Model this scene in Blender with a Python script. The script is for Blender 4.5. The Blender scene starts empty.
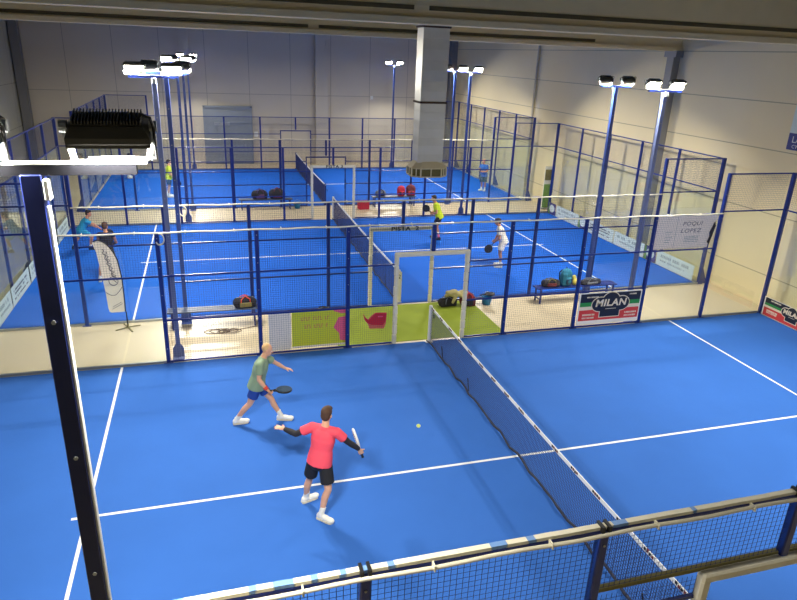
import bpy, bmesh, math, random
from mathutils import Vector, Matrix, Quaternion
random.seed(7)
scene = bpy.context.scene
COL = scene.collection
PI = math.pi

# ------------------------------------------------------------------ materials
def lin(c):
    c = c / 255.0
    return c / 12.92 if c <= 0.04045 else ((c + 0.055) / 1.055) ** 2.4
def rgb(r, g, b): return (lin(r), lin(g), lin(b), 1.0)
MATS = {}
def mat(name, col, rough=0.5, metal=0.0, spec=0.5, noise=0.0, nscale=8.0, bump=0.0, bscale=60.0, emit=None, estr=0.0):
    m = bpy.data.materials.new(name); m.use_nodes = True
    nt = m.node_tree; b = nt.nodes['Principled BSDF']
    b.inputs['Base Color'].default_value = col
    b.inputs['Roughness'].default_value = rough
    b.inputs['Metallic'].default_value = metal
    b.inputs['Specular IOR Level'].default_value = spec
    if noise or bump:
        tc = nt.nodes.new('ShaderNodeTexCoord')
    if noise:
        n = nt.nodes.new('ShaderNodeTexNoise'); n.inputs['Scale'].default_value = nscale; n.inputs['Detail'].default_value = 4
        nt.links.new(tc.outputs['Object'], n.inputs['Vector'])
        mx = nt.nodes.new('ShaderNodeMix'); mx.data_type = 'RGBA'
        mx.inputs['A'].default_value = tuple(c * (1 - noise) for c in col[:3]) + (1,)
        mx.inputs['B'].default_value = tuple(min(1, c * (1 + noise)) for c in col[:3]) + (1,)
        nt.links.new(n.outputs['Fac'], mx.inputs['Factor'])
        nt.links.new(mx.outputs['Result'], b.inputs['Base Color'])
    if bump:
        n2 = nt.nodes.new('ShaderNodeTexNoise'); n2.inputs['Scale'].default_value = bscale; n2.inputs['Detail'].default_value = 3
        nt.links.new(tc.outputs['Object'], n2.inputs['Vector'])
        bp = nt.nodes.new('ShaderNodeBump'); bp.inputs['Strength'].default_value = bump; bp.inputs['Distance'].default_value = 0.02
        nt.links.new(n2.outputs['Fac'], bp.inputs['Height']); nt.links.new(bp.outputs['Normal'], b.inputs['Normal'])
    if emit:
        b.inputs['Emission Color'].default_value = emit; b.inputs['Emission Strength'].default_value = estr
    MATS[name] = m
    return m

def glass_mat(name, tint):
    m = bpy.data.materials.new(name); m.use_nodes = True
    nt = m.node_tree; nt.nodes.clear()
    o = nt.nodes.new('ShaderNodeOutputMaterial'); t = nt.nodes.new('ShaderNodeBsdfTransparent'); t.inputs['Color'].default_value = tint
    g = nt.nodes.new('ShaderNodeBsdfGlossy'); g.inputs['Roughness'].default_value = 0.02
    fr = nt.nodes.new('ShaderNodeFresnel')
    ge = nt.nodes.new('ShaderNodeNewGeometry'); ma = nt.nodes.new('ShaderNodeMapRange')   # a thin pane reflects alike from both faces
    ma.inputs['To Min'].default_value = 1.5; ma.inputs['To Max'].default_value = 1 / 1.5
    nt.links.new(ge.outputs['Backfacing'], ma.inputs['Value']); nt.links.new(ma.outputs[0], fr.inputs['IOR'])
    mx = nt.nodes.new('ShaderNodeMixShader')
    nt.links.new(fr.outputs[0], mx.inputs[0]); nt.links.new(t.outputs[0], mx.inputs[1]); nt.links.new(g.outputs[0], mx.inputs[2])
    nt.links.new(mx.outputs[0], o.inputs['Surface'])
    return m

def jointed_wall(name, col, axis_lines, mod=None, width=0.014, dark=0.55):
    """wall panels: joint lines at given heights (z) and, optionally, every mod[1] metres along axis mod[0] from mod[2]"""
    m = mat(name, col, 0.75, noise=0.05, nscale=0.7)
    nt = m.node_tree; b = nt.nodes['Principled BSDF']
    src = b.inputs['Base Color'].links[0].from_socket
    tc = nt.nodes.new('ShaderNodeTexCoord'); sp = nt.nodes.new('ShaderNodeSeparateXYZ'); nt.links.new(tc.outputs['Object'], sp.inputs[0])
    acc = None
    def mth(op, a, bb=None):
        n = nt.nodes.new('ShaderNodeMath'); n.operation = op
        for i, v in enumerate((a, bb)):
            if v is None: continue
            if isinstance(v, (int, float)): n.inputs[i].default_value = v
            else: nt.links.new(v, n.inputs[i])
        return n.outputs[0]
    for z in axis_lines:
        d = mth('LESS_THAN', mth('ABSOLUTE', mth('SUBTRACT', sp.outputs['Z'], z)), width)
        acc = d if acc is None else mth('MAXIMUM', acc, d)
    if mod:
        d = mth('LESS_THAN', mth('PINGPONG', mth('SUBTRACT', sp.outputs[mod[0]], mod[2]), mod[1] / 2), width)
        acc = d if acc is None else mth('MAXIMUM', acc, d)
    mx = nt.nodes.new('ShaderNodeMix'); mx.data_type = 'RGBA'
    nt.links.new(acc, mx.inputs['Factor']); nt.links.new(src, mx.inputs['A'])
    mx.inputs['B'].default_value = tuple(c * dark for c in col[:3]) + (1,)
    nt.links.new(mx.outputs['Result'], b.inputs['Base Color'])
    return m

M_CONC = mat('polished_concrete', rgb(206, 191, 160), 0.35, noise=0.10, nscale=0.6)
M_TURFD = mat('deep_blue_turf', rgb(20, 95, 202), 0.8, spec=0.12, noise=0.08, nscale=0.8, bump=0.25, bscale=900)
M_TURF = mat('blue_turf', rgb(56, 108, 192), 0.8, spec=0.12, noise=0.10, nscale=0.8, bump=0.25, bscale=900)
M_LINE = mat('line_paint', rgb(238, 240, 240), 0.7)
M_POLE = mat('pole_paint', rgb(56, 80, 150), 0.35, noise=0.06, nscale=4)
M_POLEL = mat('lamplit_pole_paint', rgb(108, 120, 162), 0.35, noise=0.08, nscale=4)  # lamp light on the front court's far poles, put into a lighter colour
M_NAVY = mat('navy_paint', rgb(22, 44, 122), 0.32, noise=0.06, nscale=4)
M_BAR = mat('shaded_bar_paint', rgb(9, 10, 18), 0.7, spec=0.2)  # nearest crossbar: shade of its unlit back painted into the colour
M_DNAVY = mat('shaded_navy_paint', rgb(18, 30, 84), 0.38)  # nearest pole: its unlit front face is imitated by a darker navy
M_WIRE = mat('mesh_wire', rgb(30, 46, 96), 0.45)
M_GALV = mat('galvanised_steel', rgb(168, 172, 172), 0.38, 0.75, noise=0.12, nscale=5)
M_DUCT = mat('duct_foil', rgb(206, 204, 192), 0.34, 0.35, noise=0.12, nscale=3)
M_DUCT2 = mat('duct_foil_dull', rgb(212, 210, 199), 0.40, 0.32, noise=0.10, nscale=3)
M_DUCTB = mat('diffuser_metal', rgb(222, 208, 170), 0.5, 0.1)
M_CREAM = mat('cream_foam', rgb(226, 220, 196), 0.75, noise=0.08, nscale=9)
M_TAPE = mat('blue_tape', rgb(110, 150, 205), 0.5)
M_WHITE = mat('white_paint', rgb(235, 235, 230), 0.5)
M_BLACK = mat('black_plastic', rgb(22, 23, 24), 0.45)
M_BLACKM = mat('black_housing', rgb(54, 52, 44), 0.45, 0.1)
M_NET = mat('net_cord', rgb(34, 44, 92), 0.7)
M_HEM = mat('net_hem', rgb(34, 38, 58), 0.7)
M_GLASS = glass_mat('tempered_glass', (0.965, 0.985, 0.972, 1))
M_LAMP = mat('lamp_glass', rgb(255, 250, 235), 0.3, emit=(1.0, 0.955, 0.85, 1), estr=40.0)
M_BEAM = mat('concrete_beam', rgb(226, 206, 156), 0.85, noise=0.08, nscale=2)
M_GROOVE = mat('beam_groove', rgb(92, 80, 50), 0.9, noise=0.15, nscale=6)
M_CEIL = mat('ceiling_panel', rgb(116, 112, 102), 0.9)
M_WALLR = jointed_wall('right_wall_panels', rgb(238, 221, 176), (0.93, 2.66, 4.40, 5.68, 7.0), ('Y', 24.0, 20.9))
M_WALLB = jointed_wall('back_wall_panels', rgb(208, 199, 181), (4.05,), ('X', 2.42, -2.23))
M_WALLL = jointed_wall('left_wall_panels', rgb(188, 188, 176), (2.2, 4.4), ('Y', 6.0, 1.0))
M_PIPE = mat('wall_pipe', rgb(196, 190, 174), 0.6)
M_PILLAR = mat('steel_pillar', rgb(128, 128, 130), 0.6)
M_DOOR = mat('door_steel', rgb(136, 144, 152), 0.5, 0.2, noise=0.06, nscale=2)
M_GREENF = mat('green_carpet', rgb(134, 150, 34), 0.9, noise=0.10, nscale=1.4)
M_LIME = mat('lime_vinyl', rgb(214, 222, 54), 0.6)
M_PINK = mat('pink_vinyl', rgb(244, 104, 142), 0.6)
M_DPINK = mat('rose_vinyl', rgb(214, 120, 96), 0.6)
M_RED = mat('red_vinyl', rgb(206, 38, 52), 0.55)
M_SALMON = mat('salmon_vinyl', rgb(220, 110, 90), 0.6)
M_BANW = mat('white_vinyl', rgb(244, 238, 226), 0.6)
M_BANG = mat('greyish_vinyl', rgb(246, 236, 226), 0.65, noise=0.04, nscale=3)
M_BDARK = mat('banner_black', rgb(24, 26, 40), 0.5)
M_BGREEN = mat('banner_green', rgb(40, 140, 62), 0.55)
M_BRED = mat('banner_red', rgb(214, 62, 56), 0.55)
M_BCREAM = mat('banner_cream', rgb(232, 216, 186), 0.55)
M_INK = mat('grey_ink', rgb(92, 92, 104), 0.7)
M_PALEINK = mat('pale_ink', rgb(158, 172, 168), 0.7)
M_ADW = mat('ad_board_white', rgb(214, 226, 218), 0.5)
M_ADP = mat('ad_purple', rgb(70, 66, 128), 0.5)
M_ADG = mat('ad_green', rgb(104, 150, 66), 0.5)
M_SIGNB = mat('sign_blue', rgb(36, 44, 122), 0.5)
M_BENCH = mat('bench_grey', rgb(72, 84, 106), 0.5)
M_TEAL = mat('teal_fabric', rgb(44, 128, 158), 0.8)
M_DTEAL = mat('dark_teal_fabric', rgb(24, 58, 84), 0.8)
M_YEL = mat('yellow_fabric', rgb(224, 206, 92), 0.8)
M_KHAKI = mat('khaki_fabric', rgb(176, 164, 112), 0.9, noise=0.15, nscale=12)
M_OLIVE = mat('olive_fabric', rgb(128, 120, 72), 0.9, noise=0.1, nscale=10)
M_BAGB = mat('black_fabric', rgb(30, 30, 36), 0.8, noise=0.2, nscale=12)
M_MAROON = mat('maroon_fabric', rgb(110, 44, 44), 0.8)
M_BAGR = mat('red_fabric', rgb(206, 40, 62), 0.75)
M_ORANGE = mat('orange_strap', rgb(226, 84, 58), 0.7)
M_PURP = mat('purple_fabric', rgb(92, 62, 110), 0.8)
M_BUCKET = mat('blue_bucket', rgb(36, 132, 198), 0.45)
M_CABLE = mat('cable_rubber', rgb(96, 78, 60), 0.7)
M_BALL = mat('ball_felt', rgb(222, 232, 120), 0.9)
M_GREENP = mat('green_print', rgb(112, 158, 72), 0.6)
M_GREYF = mat('grey_fabric', rgb(112, 118, 130), 0.8)
M_SKIN = mat('skin_light', rgb(222, 168, 134), 0.55, noise=0.05, nscale=20)
M_SKIN2 = mat('skin_tan', rgb(204, 142, 106), 0.55, noise=0.05, nscale=20)
M_LIP = mat('lip', rgb(168, 92, 84), 0.5)
M_EYE = mat('eye_white', rgb(240, 240, 236), 0.3)
M_IRIS = mat('eye_dark', rgb(40, 28, 20), 0.3)
M_HBROWN = mat('hair_brown', rgb(74, 50, 34), 0.75, noise=0.2, nscale=40)
M_HDARK = mat('hair_dark', rgb(38, 30, 26), 0.75, noise=0.2, nscale=40)
M_HFAIR = mat('hair_fair', rgb(214, 176, 124), 0.75, noise=0.1, nscale=40)
M_SHOE = mat('shoe_white', rgb(240, 238, 226), 0.55)
M_SOLE = mat('shoe_sole', rgb(214, 206, 180), 0.6)
M_SHOED = mat('shoe_dark', rgb(30, 34, 52), 0.6)
M_CORAL = mat('coral_shirt', rgb(240, 80, 98), 0.8, noise=0.05, nscale=8)
M_BSHORT = mat('black_shorts', rgb(26, 26, 30), 0.8)
M_BSLEEVE = mat('black_sleeve', rgb(34, 34, 40), 0.8)
M_SAGE = mat('sage_shirt', rgb(134, 158, 128), 0.8, noise=0.08, nscale=8)
M_BLUESH = mat('blue_shorts', rgb(28, 66, 150), 0.8)
M_NEON = mat('neon_shirt', rgb(206, 226, 36), 0.8)
M_WSHIRT = mat('white_shirt', rgb(232, 226, 212), 0.8)
M_TURQ = mat('turquoise_shirt', rgb(40, 150, 190), 0.8)
M_PBLUE = mat('mid_blue_shirt', rgb(36, 96, 180), 0.8)
M_SLATE = mat('slate_shorts', rgb(48, 72, 88), 0.8)
M_WRIST = mat('red_wristband', rgb(226, 82, 66), 0.8)
M_PALERED = mat('pale_red_shorts', rgb(206, 120, 124), 0.8)

# ------------------------------------------------------------------ mesh builder
class MB:
    def __init__(s): s.v = []; s.f = []; s.mi = []; s.m = 0
    def add(s, vs, fs):
        o = len(s.v); s.v += [tuple(x) for x in vs]
        for f in fs: s.f.append(tuple(i + o for i in f)); s.mi.append(s.m)
    def box(s, c, d, rot=None):
        c = Vector(c); h = Vector(d) / 2; vs = []
        for x in (-1, 1):
            for y in (-1, 1):
                for z in (-1, 1):
                    p = Vector((x * h.x, y * h.y, z * h.z))
                    if rot is not None: p = rot @ p
                    vs.append(c + p)
        s.add(vs, [(0, 1, 3, 2), (4, 6, 7, 5), (0, 4, 5, 1), (2, 3, 7, 6), (0, 2, 6, 4), (1, 5, 7, 3)])
    def bbox(s, c, d, r=0.008, rot=None):
        """box with chamfered vertical edges and top/bottom rims"""
        c = Vector(c); hx, hy, hz = d[0] / 2, d[1] / 2, d[2] / 2; r = min(r, hx * .9, hy * .9, hz * .9)
        rings = []
        def ring(ix, z):
            a, b = hx - ix, hy - ix
            return [(-a + r, -b, z), (a - r, -b, z), (a, -b + r, z), (a, b - r, z), (a - r, b, z), (-a + r, b, z), (-a, b - r, z), (-a, -b + r, z)]
        for ix, z in ((r * .7, -hz), (0, -hz + r), (0, hz - r), (r * .7, hz)): rings += ring(ix, z)
        vs = []
        for p in rings:
            p = Vector(p)
            if rot is not None: p = rot @ p
            vs.append(c + p)
        fs = [tuple(range(7, -1, -1)), tuple(range(24, 32))]
        for k in range(3):
            for i in range(8): fs.append((k * 8 + i, k * 8 + (i + 1) % 8, k * 8 + 8 + (i + 1) % 8, k * 8 + 8 + i))
        s.add(vs, fs)
    def frame_of(s, d):
        d = d.normalized(); up = Vector((0, 0, 1)) if abs(d.z) < 0.95 else Vector((0, 1, 0))
        a = d.cross(up).normalized(); b = a.cross(d).normalized(); return a, b
    def bar(s, p, q, w, h=None):
        """square bar from p to q, w across, h in the up direction"""
        h = h or w; p = Vector(p); q = Vector(q); a, b = s.frame_of(q - p); vs = []
        for o in (p, q):
            for x, y in ((-1, -1), (1, -1), (1, 1), (-1, 1)): vs.append(o + a * x * w / 2 + b * y * h / 2)
        s.add(vs, [(3, 2, 1, 0), (4, 5, 6, 7)] + [(i, (i + 1) % 4, 4 + (i + 1) % 4, 4 + i) for i in range(4)])
    def wire(s, p, q, w):
        """thin bar without end caps"""
        p = Vector(p); q = Vector(q); a, b = s.frame_of(q - p); vs = []
        for o in (p, q):
            for x, y in ((-1, 0), (0, -1), (1, 0), (0, 1)): vs.append(o + (a * x + b * y) * w / 2)
        s.add(vs, [(i, (i + 1) % 4, 4 + (i + 1) % 4, 4 + i) for i in range(4)])
    def tube(s, pts, r, n=8, caps=True):
        pts = [Vector(p) for p in pts]; rs = r if isinstance(r, (list, tuple)) else [r] * len(pts)
        vs = []; a0 = None
        for i, p in enumerate(pts):
            d = (pts[min(i + 1, len(pts) - 1)] - pts[max(i - 1, 0)])
            a, b = s.frame_of(d)
            if a0 is not None:
                dn = d.normalized(); a = (a0 - dn * a0.dot(dn)).normalized(); b = a.cross(dn).normalized()
            a0 = a
            for k in range(n):
                t = 2 * PI * k / n; vs.append(p + (a * math.cos(t) + b * math.sin(t)) * rs[i])
        fs = []
        for i in range(len(pts) - 1):
            for k in range(n): fs.append((i * n + k, i * n + (k + 1) % n, (i + 1) * n + (k + 1) % n, (i + 1) * n + k))
        if caps: fs += [tuple(range(n - 1, -1, -1)), tuple(range((len(pts) - 1) * n, len(pts) * n))]
        s.add(vs, fs)
    def prism(s, poly, fn, t):
        """2-D outline placed by fn(u, v, w), thickness t along w"""
        n = len(poly); vs = [fn(u, v, 0) for u, v in poly] + [fn(u, v, t) for u, v in poly]
        fs = [tuple(range(n - 1, -1, -1)), tuple(range(n, 2 * n))] + [(i, (i + 1) % n, n + (i + 1) % n, n + i) for i in range(n)]
        s.add(vs, fs)
    def ell(s, c, r, rot=None, nu=16, nv=10):
        c = Vector(c); r = r if isinstance(r, (tuple, list, Vector)) else (r, r, r); vs = []
        def P(x, y, z):
            p = Vector((x * r[0], y * r[1], z * r[2]))
            if rot is not None: p = rot @ p
            return c + p
        vs.append(P(0, 0, 1))
        for j in range(1, nv):
            t = PI * j / nv
            for i in range(nu):
                u = 2 * PI * i / nu; vs.append(P(math.sin(t) * math.cos(u), math.sin(t) * math.sin(u), math.cos(t)))
        vs.append(P(0, 0, -1)); fs = []
        for i in range(nu): fs.append((0, 1 + i, 1 + (i + 1) % nu))
        for j in range(nv - 2):
            for i in range(nu): fs.append((1 + j * nu + i, 1 + (j + 1) * nu + i, 1 + (j + 1) * nu + (i + 1) % nu, 1 + j * nu + (i + 1) % nu))
        L = len(vs) - 1
        for i in range(nu): fs.append((L, 1 + (nv - 2) * nu + (i + 1) % nu, 1 + (nv - 2) * nu + i))
        s.add(vs, fs)
    def cap(s, p, q, r1, r2, n=12):
        """tapered capsule"""
        p = Vector(p); q = Vector(q); s.ell(p, r1, nu=n, nv=8); s.ell(q, r2, nu=n, nv=8)
        if (q - p).length > 1e-4: s.tube([p, q], [r1, r2], n)
    def lathe(s, prof, c=(0, 0, 0), n=24):
        c = Vector(c); vs = []
        for r, z in prof:
            for k in range(n):
                t = 2 * PI * k / n; vs.append(c + Vector((r * math.cos(t), r * math.sin(t), z)))
        fs = []
        for i in range(len(prof) - 1):
            for k in range(n): fs.append((i * n + k, i * n + (k + 1) % n, (i + 1) * n + (k + 1) % n, (i + 1) * n + k))
        if prof[0][0] > 1e-5: fs.append(tuple(range(n - 1, -1, -1)))
        if prof[-1][0] > 1e-5: fs.append(tuple(range((len(prof) - 1) * n, len(prof) * n)))
        s.add(vs, fs)
    def mesh(s, name, mats, smooth=False):
        me = bpy.data.meshes.new(name); me.from_pydata(s.v, [], s.f)
        for m in (mats if isinstance(mats, (list, tuple)) else [mats]): me.materials.append(m)
        me.polygons.foreach_set('material_index', s.mi)
        if smooth: me.polygons.foreach_set('use_smooth', [True] * len(s.f))
        me.update()
        return me
    def build(s, name, mats, parent=None, smooth=False, label=None):
        return link(name, s.mesh(name, mats, smooth), parent, label)

def link(name, data, parent=None, label=None):
    o = bpy.data.objects.new(name, data); COL.objects.link(o)
    if parent is not None: o.parent = parent
    if label: o['label'] = label
    return o
def tag(o, label, cat, group=None):
    o['label'] = label; o['category'] = cat
    if group: o['group'] = group
    return o
def thing(name, label, cat, loc=(0, 0, 0), rz=0.0, group=None):
    o = link(name, None); o.location = loc; o.rotation_euler = (0, 0, rz)
    return tag(o, label, cat, group)
def struct(name, mb, mats, parent=None):
    o = mb.build(name, mats, parent)
    if parent is None: o['kind'] = 'structure'
    return o
def copy_tree(o, parent=None):
    c = o.copy(); COL.objects.link(c)
    if parent is not None: c.parent = parent
    for ch in list(o.children): copy_tree(ch, c)
    return c
def text_mesh(txt, size, mat_, name, parent, M, thick=0.002, shear=0.0, sx=1.0, bold=0.0):
    cu = bpy.data.curves.new('t', 'FONT'); cu.body = txt; cu.size = size; cu.extrude = thick; cu.shear = shear
    cu.offset = bold; cu.space_character = 1.08; cu.align_x = 'CENTER'; cu.align_y = 'CENTER'; cu.resolution_u = 3
    to = bpy.data.objects.new('t', cu); COL.objects.link(to)
    bpy.context.view_layer.update()
    dg = bpy.context.evaluated_depsgraph_get()
    me = bpy.data.meshes.new_from_object(to.evaluated_get(dg))
    bpy.data.objects.remove(to); bpy.data.curves.remove(cu)
    me.transform(Matrix.Diagonal((sx, 1, 1, 1))); me.transform(M)
    me.materials.clear(); me.materials.append(mat_)
    return link(name, me, parent)

# ------------------------------------------------------------------ the hall
HX0, HX1, HY0, HY1, HZ = -14.4, 10.5, -14.0, 32.2, 8.5
b = MB(); b.box(((HX0 + HX1) / 2, (HY0 + HY1) / 2, -0.1), (HX1 - HX0 + 1.6, HY1 - HY0 + 1.6, 0.2)); struct('floor', b, M_CONC)
b = MB(); b.box(((HX0 + HX1) / 2, (HY0 + HY1) / 2, HZ + 0.1), (HX1 - HX0 + 1.6, HY1 - HY0 + 1.6, 0.2)); struct('ceiling', b, M_CEIL)
def wall_box(name, c, d, m):
    b = MB(); b.box(c, d); return struct(name, b, m)
wall_box('wall_back', ((HX0 + HX1) / 2, HY1 + .1, HZ / 2), (HX1 - HX0 + 1.2, .2, HZ), M_WALLB)
wall_box('wall_front', ((HX0 + HX1) / 2, HY0 - .1, HZ / 2), (HX1 - HX0 + 1.2, .2, HZ), M_WALLL)
wall_box('wall_left', (HX0 - .1, (HY0 + HY1) / 2, HZ / 2), (.2, HY1 - HY0, HZ), M_WALLL)
wall_box('wall_right', (HX1 + .1, (HY0 + HY1) / 2, HZ / 2), (.2, HY1 - HY0, HZ), M_WALLR)
# roof beams running across the hall: body, bottom flange and a dark groove cast in the face
def beam(name, y, z0, gz, gaps):
    b = MB()
    b.box(((HX0 + HX1) / 2, y + .25, z0 + .06), (HX1 - HX0, .56, .12))
    b.box(((HX0 + HX1) / 2, y + .27, (z0 + .12 + HZ) / 2), (HX1 - HX0, .44, HZ - z0 - .12))
    o = struct(name, b, M_BEAM)
    g = MB()
    for x0, x1 in gaps: g.box(((x0 + x1) / 2, y + .05, gz), (x1 - x0, .03, .085))
    g.build('groove', M_GROOVE, o)
beam('trim_1', 4.9, 7.13, 7.43, ((HX0, -.72), (-.40, HX1)))
beam('trim_2', 10.9, 6.99, 7.19, ((HX0, -1.95), (-1.65, 7.2)))
beam('trim_3', 20.9, 7.3, 7.6, ((HX0, HX1),))
# pillars and pipes on the walls
b = MB(); b.box((10.37, 11.1, 3.5), (.26, .34, 7.0)); b.box((10.36, 11.1, 6.9), (.3, .6, .2)); struct('trim_4', b, M_PILLAR)
b = MB(); b.box((10.30, 31.9, 4.2), (.42, .42, 8.4)); struct('trim_5', b, M_PILLAR)
b = MB(); b.box((2.0, 32.0, 4.2), (.75, .4, 8.4)); b.box((2.35, 31.78, 7.0), (.22, .1, .3)); struct('trim_6', b, M_WALLB)
b = MB(); b.box((-14.12, 31.9, 4.2), (.42, .5, 8.4)); struct('trim_7', b, M_PILLAR)
b = MB(); b.tube([(10.44, 20.9, 0), (10.44, 20.9, 7.2)], .05, 8); struct('trim_8', b, M_PIPE)
b = MB(); b.box((-5.75, 32.0, 7.3), (.5, .4, 2.4)); struct('trim_9', b, M_WALLB)
# industrial door in the back wall
d = MB(); d.box((-3.55, 32.15, 1.66), (2.75, .1, 3.32)); do = struct('door_1', d, M_DOOR)
b = MB()
for x in (-4.9, -2.2): b.box((x, 32.07, 1.68), (.1, .08, 3.36))
b.box((-3.55, 32.07, 3.33), (2.8, .08, .1)); b.build('door_frame', M_DOOR, do)
b = MB(); b.box((-3.2, 32.06, 1.55), (1.9, .06, 3.1)); b.build('door_leaf', M_DOOR, do)
b = MB(); b.box((-3.9, 32.02, 2.35), (.9, .03, .18)); b.build('door_vent', M_GALV, do)
b = MB(); b.tube([(-2.6, 31.97, 1.0), (-2.6, 31.97, 1.2)], .02); b.build('door_handle', M_GALV, do)
o = MB(); o.bbox((-1.95, 32.16, 1.75), (.22, .1, .3)); tag(o.build('control_box', M_WHITE), 'small white control box on the back wall right of the big grey door', 'control box')
o = MB(); o.bbox((5.16, 32.14, 4.0), (.16, .12, .2)); tag(o.build('wall_sensor', M_WHITE), 'tiny white sensor box high on the back wall, left of the hanging duct', 'sensor')

# ------------------------------------------------------------------ courts
CY = [0.0, 12.56, 25.12]; CX = [0.0, 0.0, 0.15]
CNAME = ['front', 'middle', 'rear']
for cx, cy, nm, extra in zip(CX, CY, CNAME, ('with two players in red and green', 'with four players behind the first fence', 'nearest the back wall')):
    t = thing('court_turf', f'blue artificial turf of the {nm} court, {extra}', 'court surface', (cx, cy, 0), 0, 'blue court surfaces')
    b = MB(); b.box((0, 0, .006), (19.94, 9.94, .012)); b.build('turf', M_TURF if cy == 0 else M_TURFD, t)
    for x in (-6.95, 6.95):
        b = MB(); b.box((x, 0, .013), (.05, 9.92, .004)); b.build('service_line', M_LINE, t)
    b = MB(); b.box((0, 0, .0134), (14.3, .05 if cy == 0 else .065, .004)); b.build('center_line', M_LINE, t)

def net(cx, cy, label, post_m, sleeve=False):
    t = thing('padel_net', label, 'net', (cx, cy, 0.014), 0, 'padel nets')
    def top(y): return 0.86 + 0.05 * (y / 5) ** 2
    b = MB(); N = 230
    for i in range(N + 1):
        y = -4.95 + 9.9 * i / N
        b.wire((0, y, .03), (0, y, top(y)), .0072)
    for k in range(20):
        f = k / 19
        pts = [(0, -4.95 + 9.9 * i / 12, .03 + f * (top(-4.95 + 9.9 * i / 12) - .03)) for i in range(13)]
        for p, q in zip(pts[:-1], pts[1:]): b.wire(p, q, .0072)
    b.build('netting', M_NET, t)
    b = MB()
    for i in range(12):
        y0, y1 = -4.96 + 9.92 * i / 12, -4.96 + 9.92 * (i + 1) / 12
        b.bar((0, y0, top(y0) + .01), (0, y1, top(y1) + .01), .014, .062)
    TT = b
    if cy < 6:
        random.seed(3)
        for i in range(17):
            y = -4.7 + i * .585
            for k in range(4):
                b.m = 1 + k % 2
                b.box((0, y + k * .05, top(y) + .012 + .008 * random.uniform(-1, 1)), (.0185, .040, .042))
    TT.build('top_tape', [M_WHITE, M_MAROON, M_BAGB], t)
    b = MB(); random.seed(5)
    pts = [(.02 * math.sin(i * 1.7) - .02, -4.95 + 9.9 * i / 40, .035 + .02 * math.sin(i * 2.3)) for i in range(41)]
    b.tube(pts, .022, 6); b.build('bottom_hem', M_HEM, t)
    for y0 in (-3.6, 2.3, 3.9):
        b = MB(); b.tube([(-.01, y0, .05), (-.01, y0 + .1, .3)], .012, 6); b.build('tie_cord', M_HEM, t)
    for y in (-4.90, 4.90):
        b = MB(); b.bbox((0, y, .48), (.075, .075, .96), .012); b.bbox((0, y, .012), (.18, .1, .02), .004)
        po = b.build('post', post_m, t)
        b = MB(); b.tube([(.05, y, .7), (.09, y, .7), (.09, y, .62)], .012, 6); b.build('winder', M_BLACK, po)
        if sleeve and y < 0:
            b = MB(); b.bbox((0, y - .02, .47), (.15, .12, .90), .03); b.build('foam_sleeve', M_CREAM, po)
            text_mesh('2', .16, M_BLACK, 'number', po, Matrix.Translation((0, y - .082, .78)) @ Matrix.Rotation(PI / 2, 4, 'X'))
    return t
net(0, CY[0], 'long padel net with printed white tape across the front court', M_WHITE)
net(0, CY[1], 'net across the middle court, its near post in a numbered cream sleeve', M_WHITE, True)
net(CX[2], CY[2], 'most distant net, on the rear court beside the hanging duct', M_NAVY)

# ------------------------------------------------------------------ fences
PW = .085
MESH_STEP = .052
WIRE_W = .0035
def mesh_panel(parent, p0, ux, w, z0, z1, step=MESH_STEP, wire=None):
    wire = wire or WIRE_W
    b = MB(); ux = Vector(ux); p0 = Vector(p0)
    n = max(2, round(w / step))
    for i in range(1, n): q = p0 + ux * (w * i / n); b.wire((q.x, q.y, z0), (q.x, q.y, z1), wire)
    n = max(2, round((z1 - z0) / step))
    for i in range(1, n):
        z = z0 + (z1 - z0) * i / n; q = p0 + ux * w; b.wire((p0.x, p0.y, z), (q.x, q.y, z), wire)
    return b.build('mesh_panel', M_WIRE, parent)
def post(parent, x, y, z0, z1, m=M_NAVY, w=PW, foot=True, bolts=False):
    b = MB(); b.bbox((x, y, (z0 + z1) / 2), (w, w, z1 - z0), .012)
    if foot and z0 < .05: b.bbox((x, y, .008), (.2, .15, .016), .004)
    po = b.build('post', m, parent, smooth=False)
    if bolts:
        zz = z0 + .35
        while zz < z1 - .1:
            k = MB(); k.tube([(x, y - w / 2 - .008, zz), (x, y + w / 2 + .008, zz)], .011, 6); k.build('bolt', M_GALV, po)
            zz += .62
    return po
def rail(parent, p, q, w=.032, h=.036, m=M_NAVY):
    b = MB(); b.bar(p, q, w, h); return b.build('rail', m, parent)
TOP = 2.94
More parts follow.
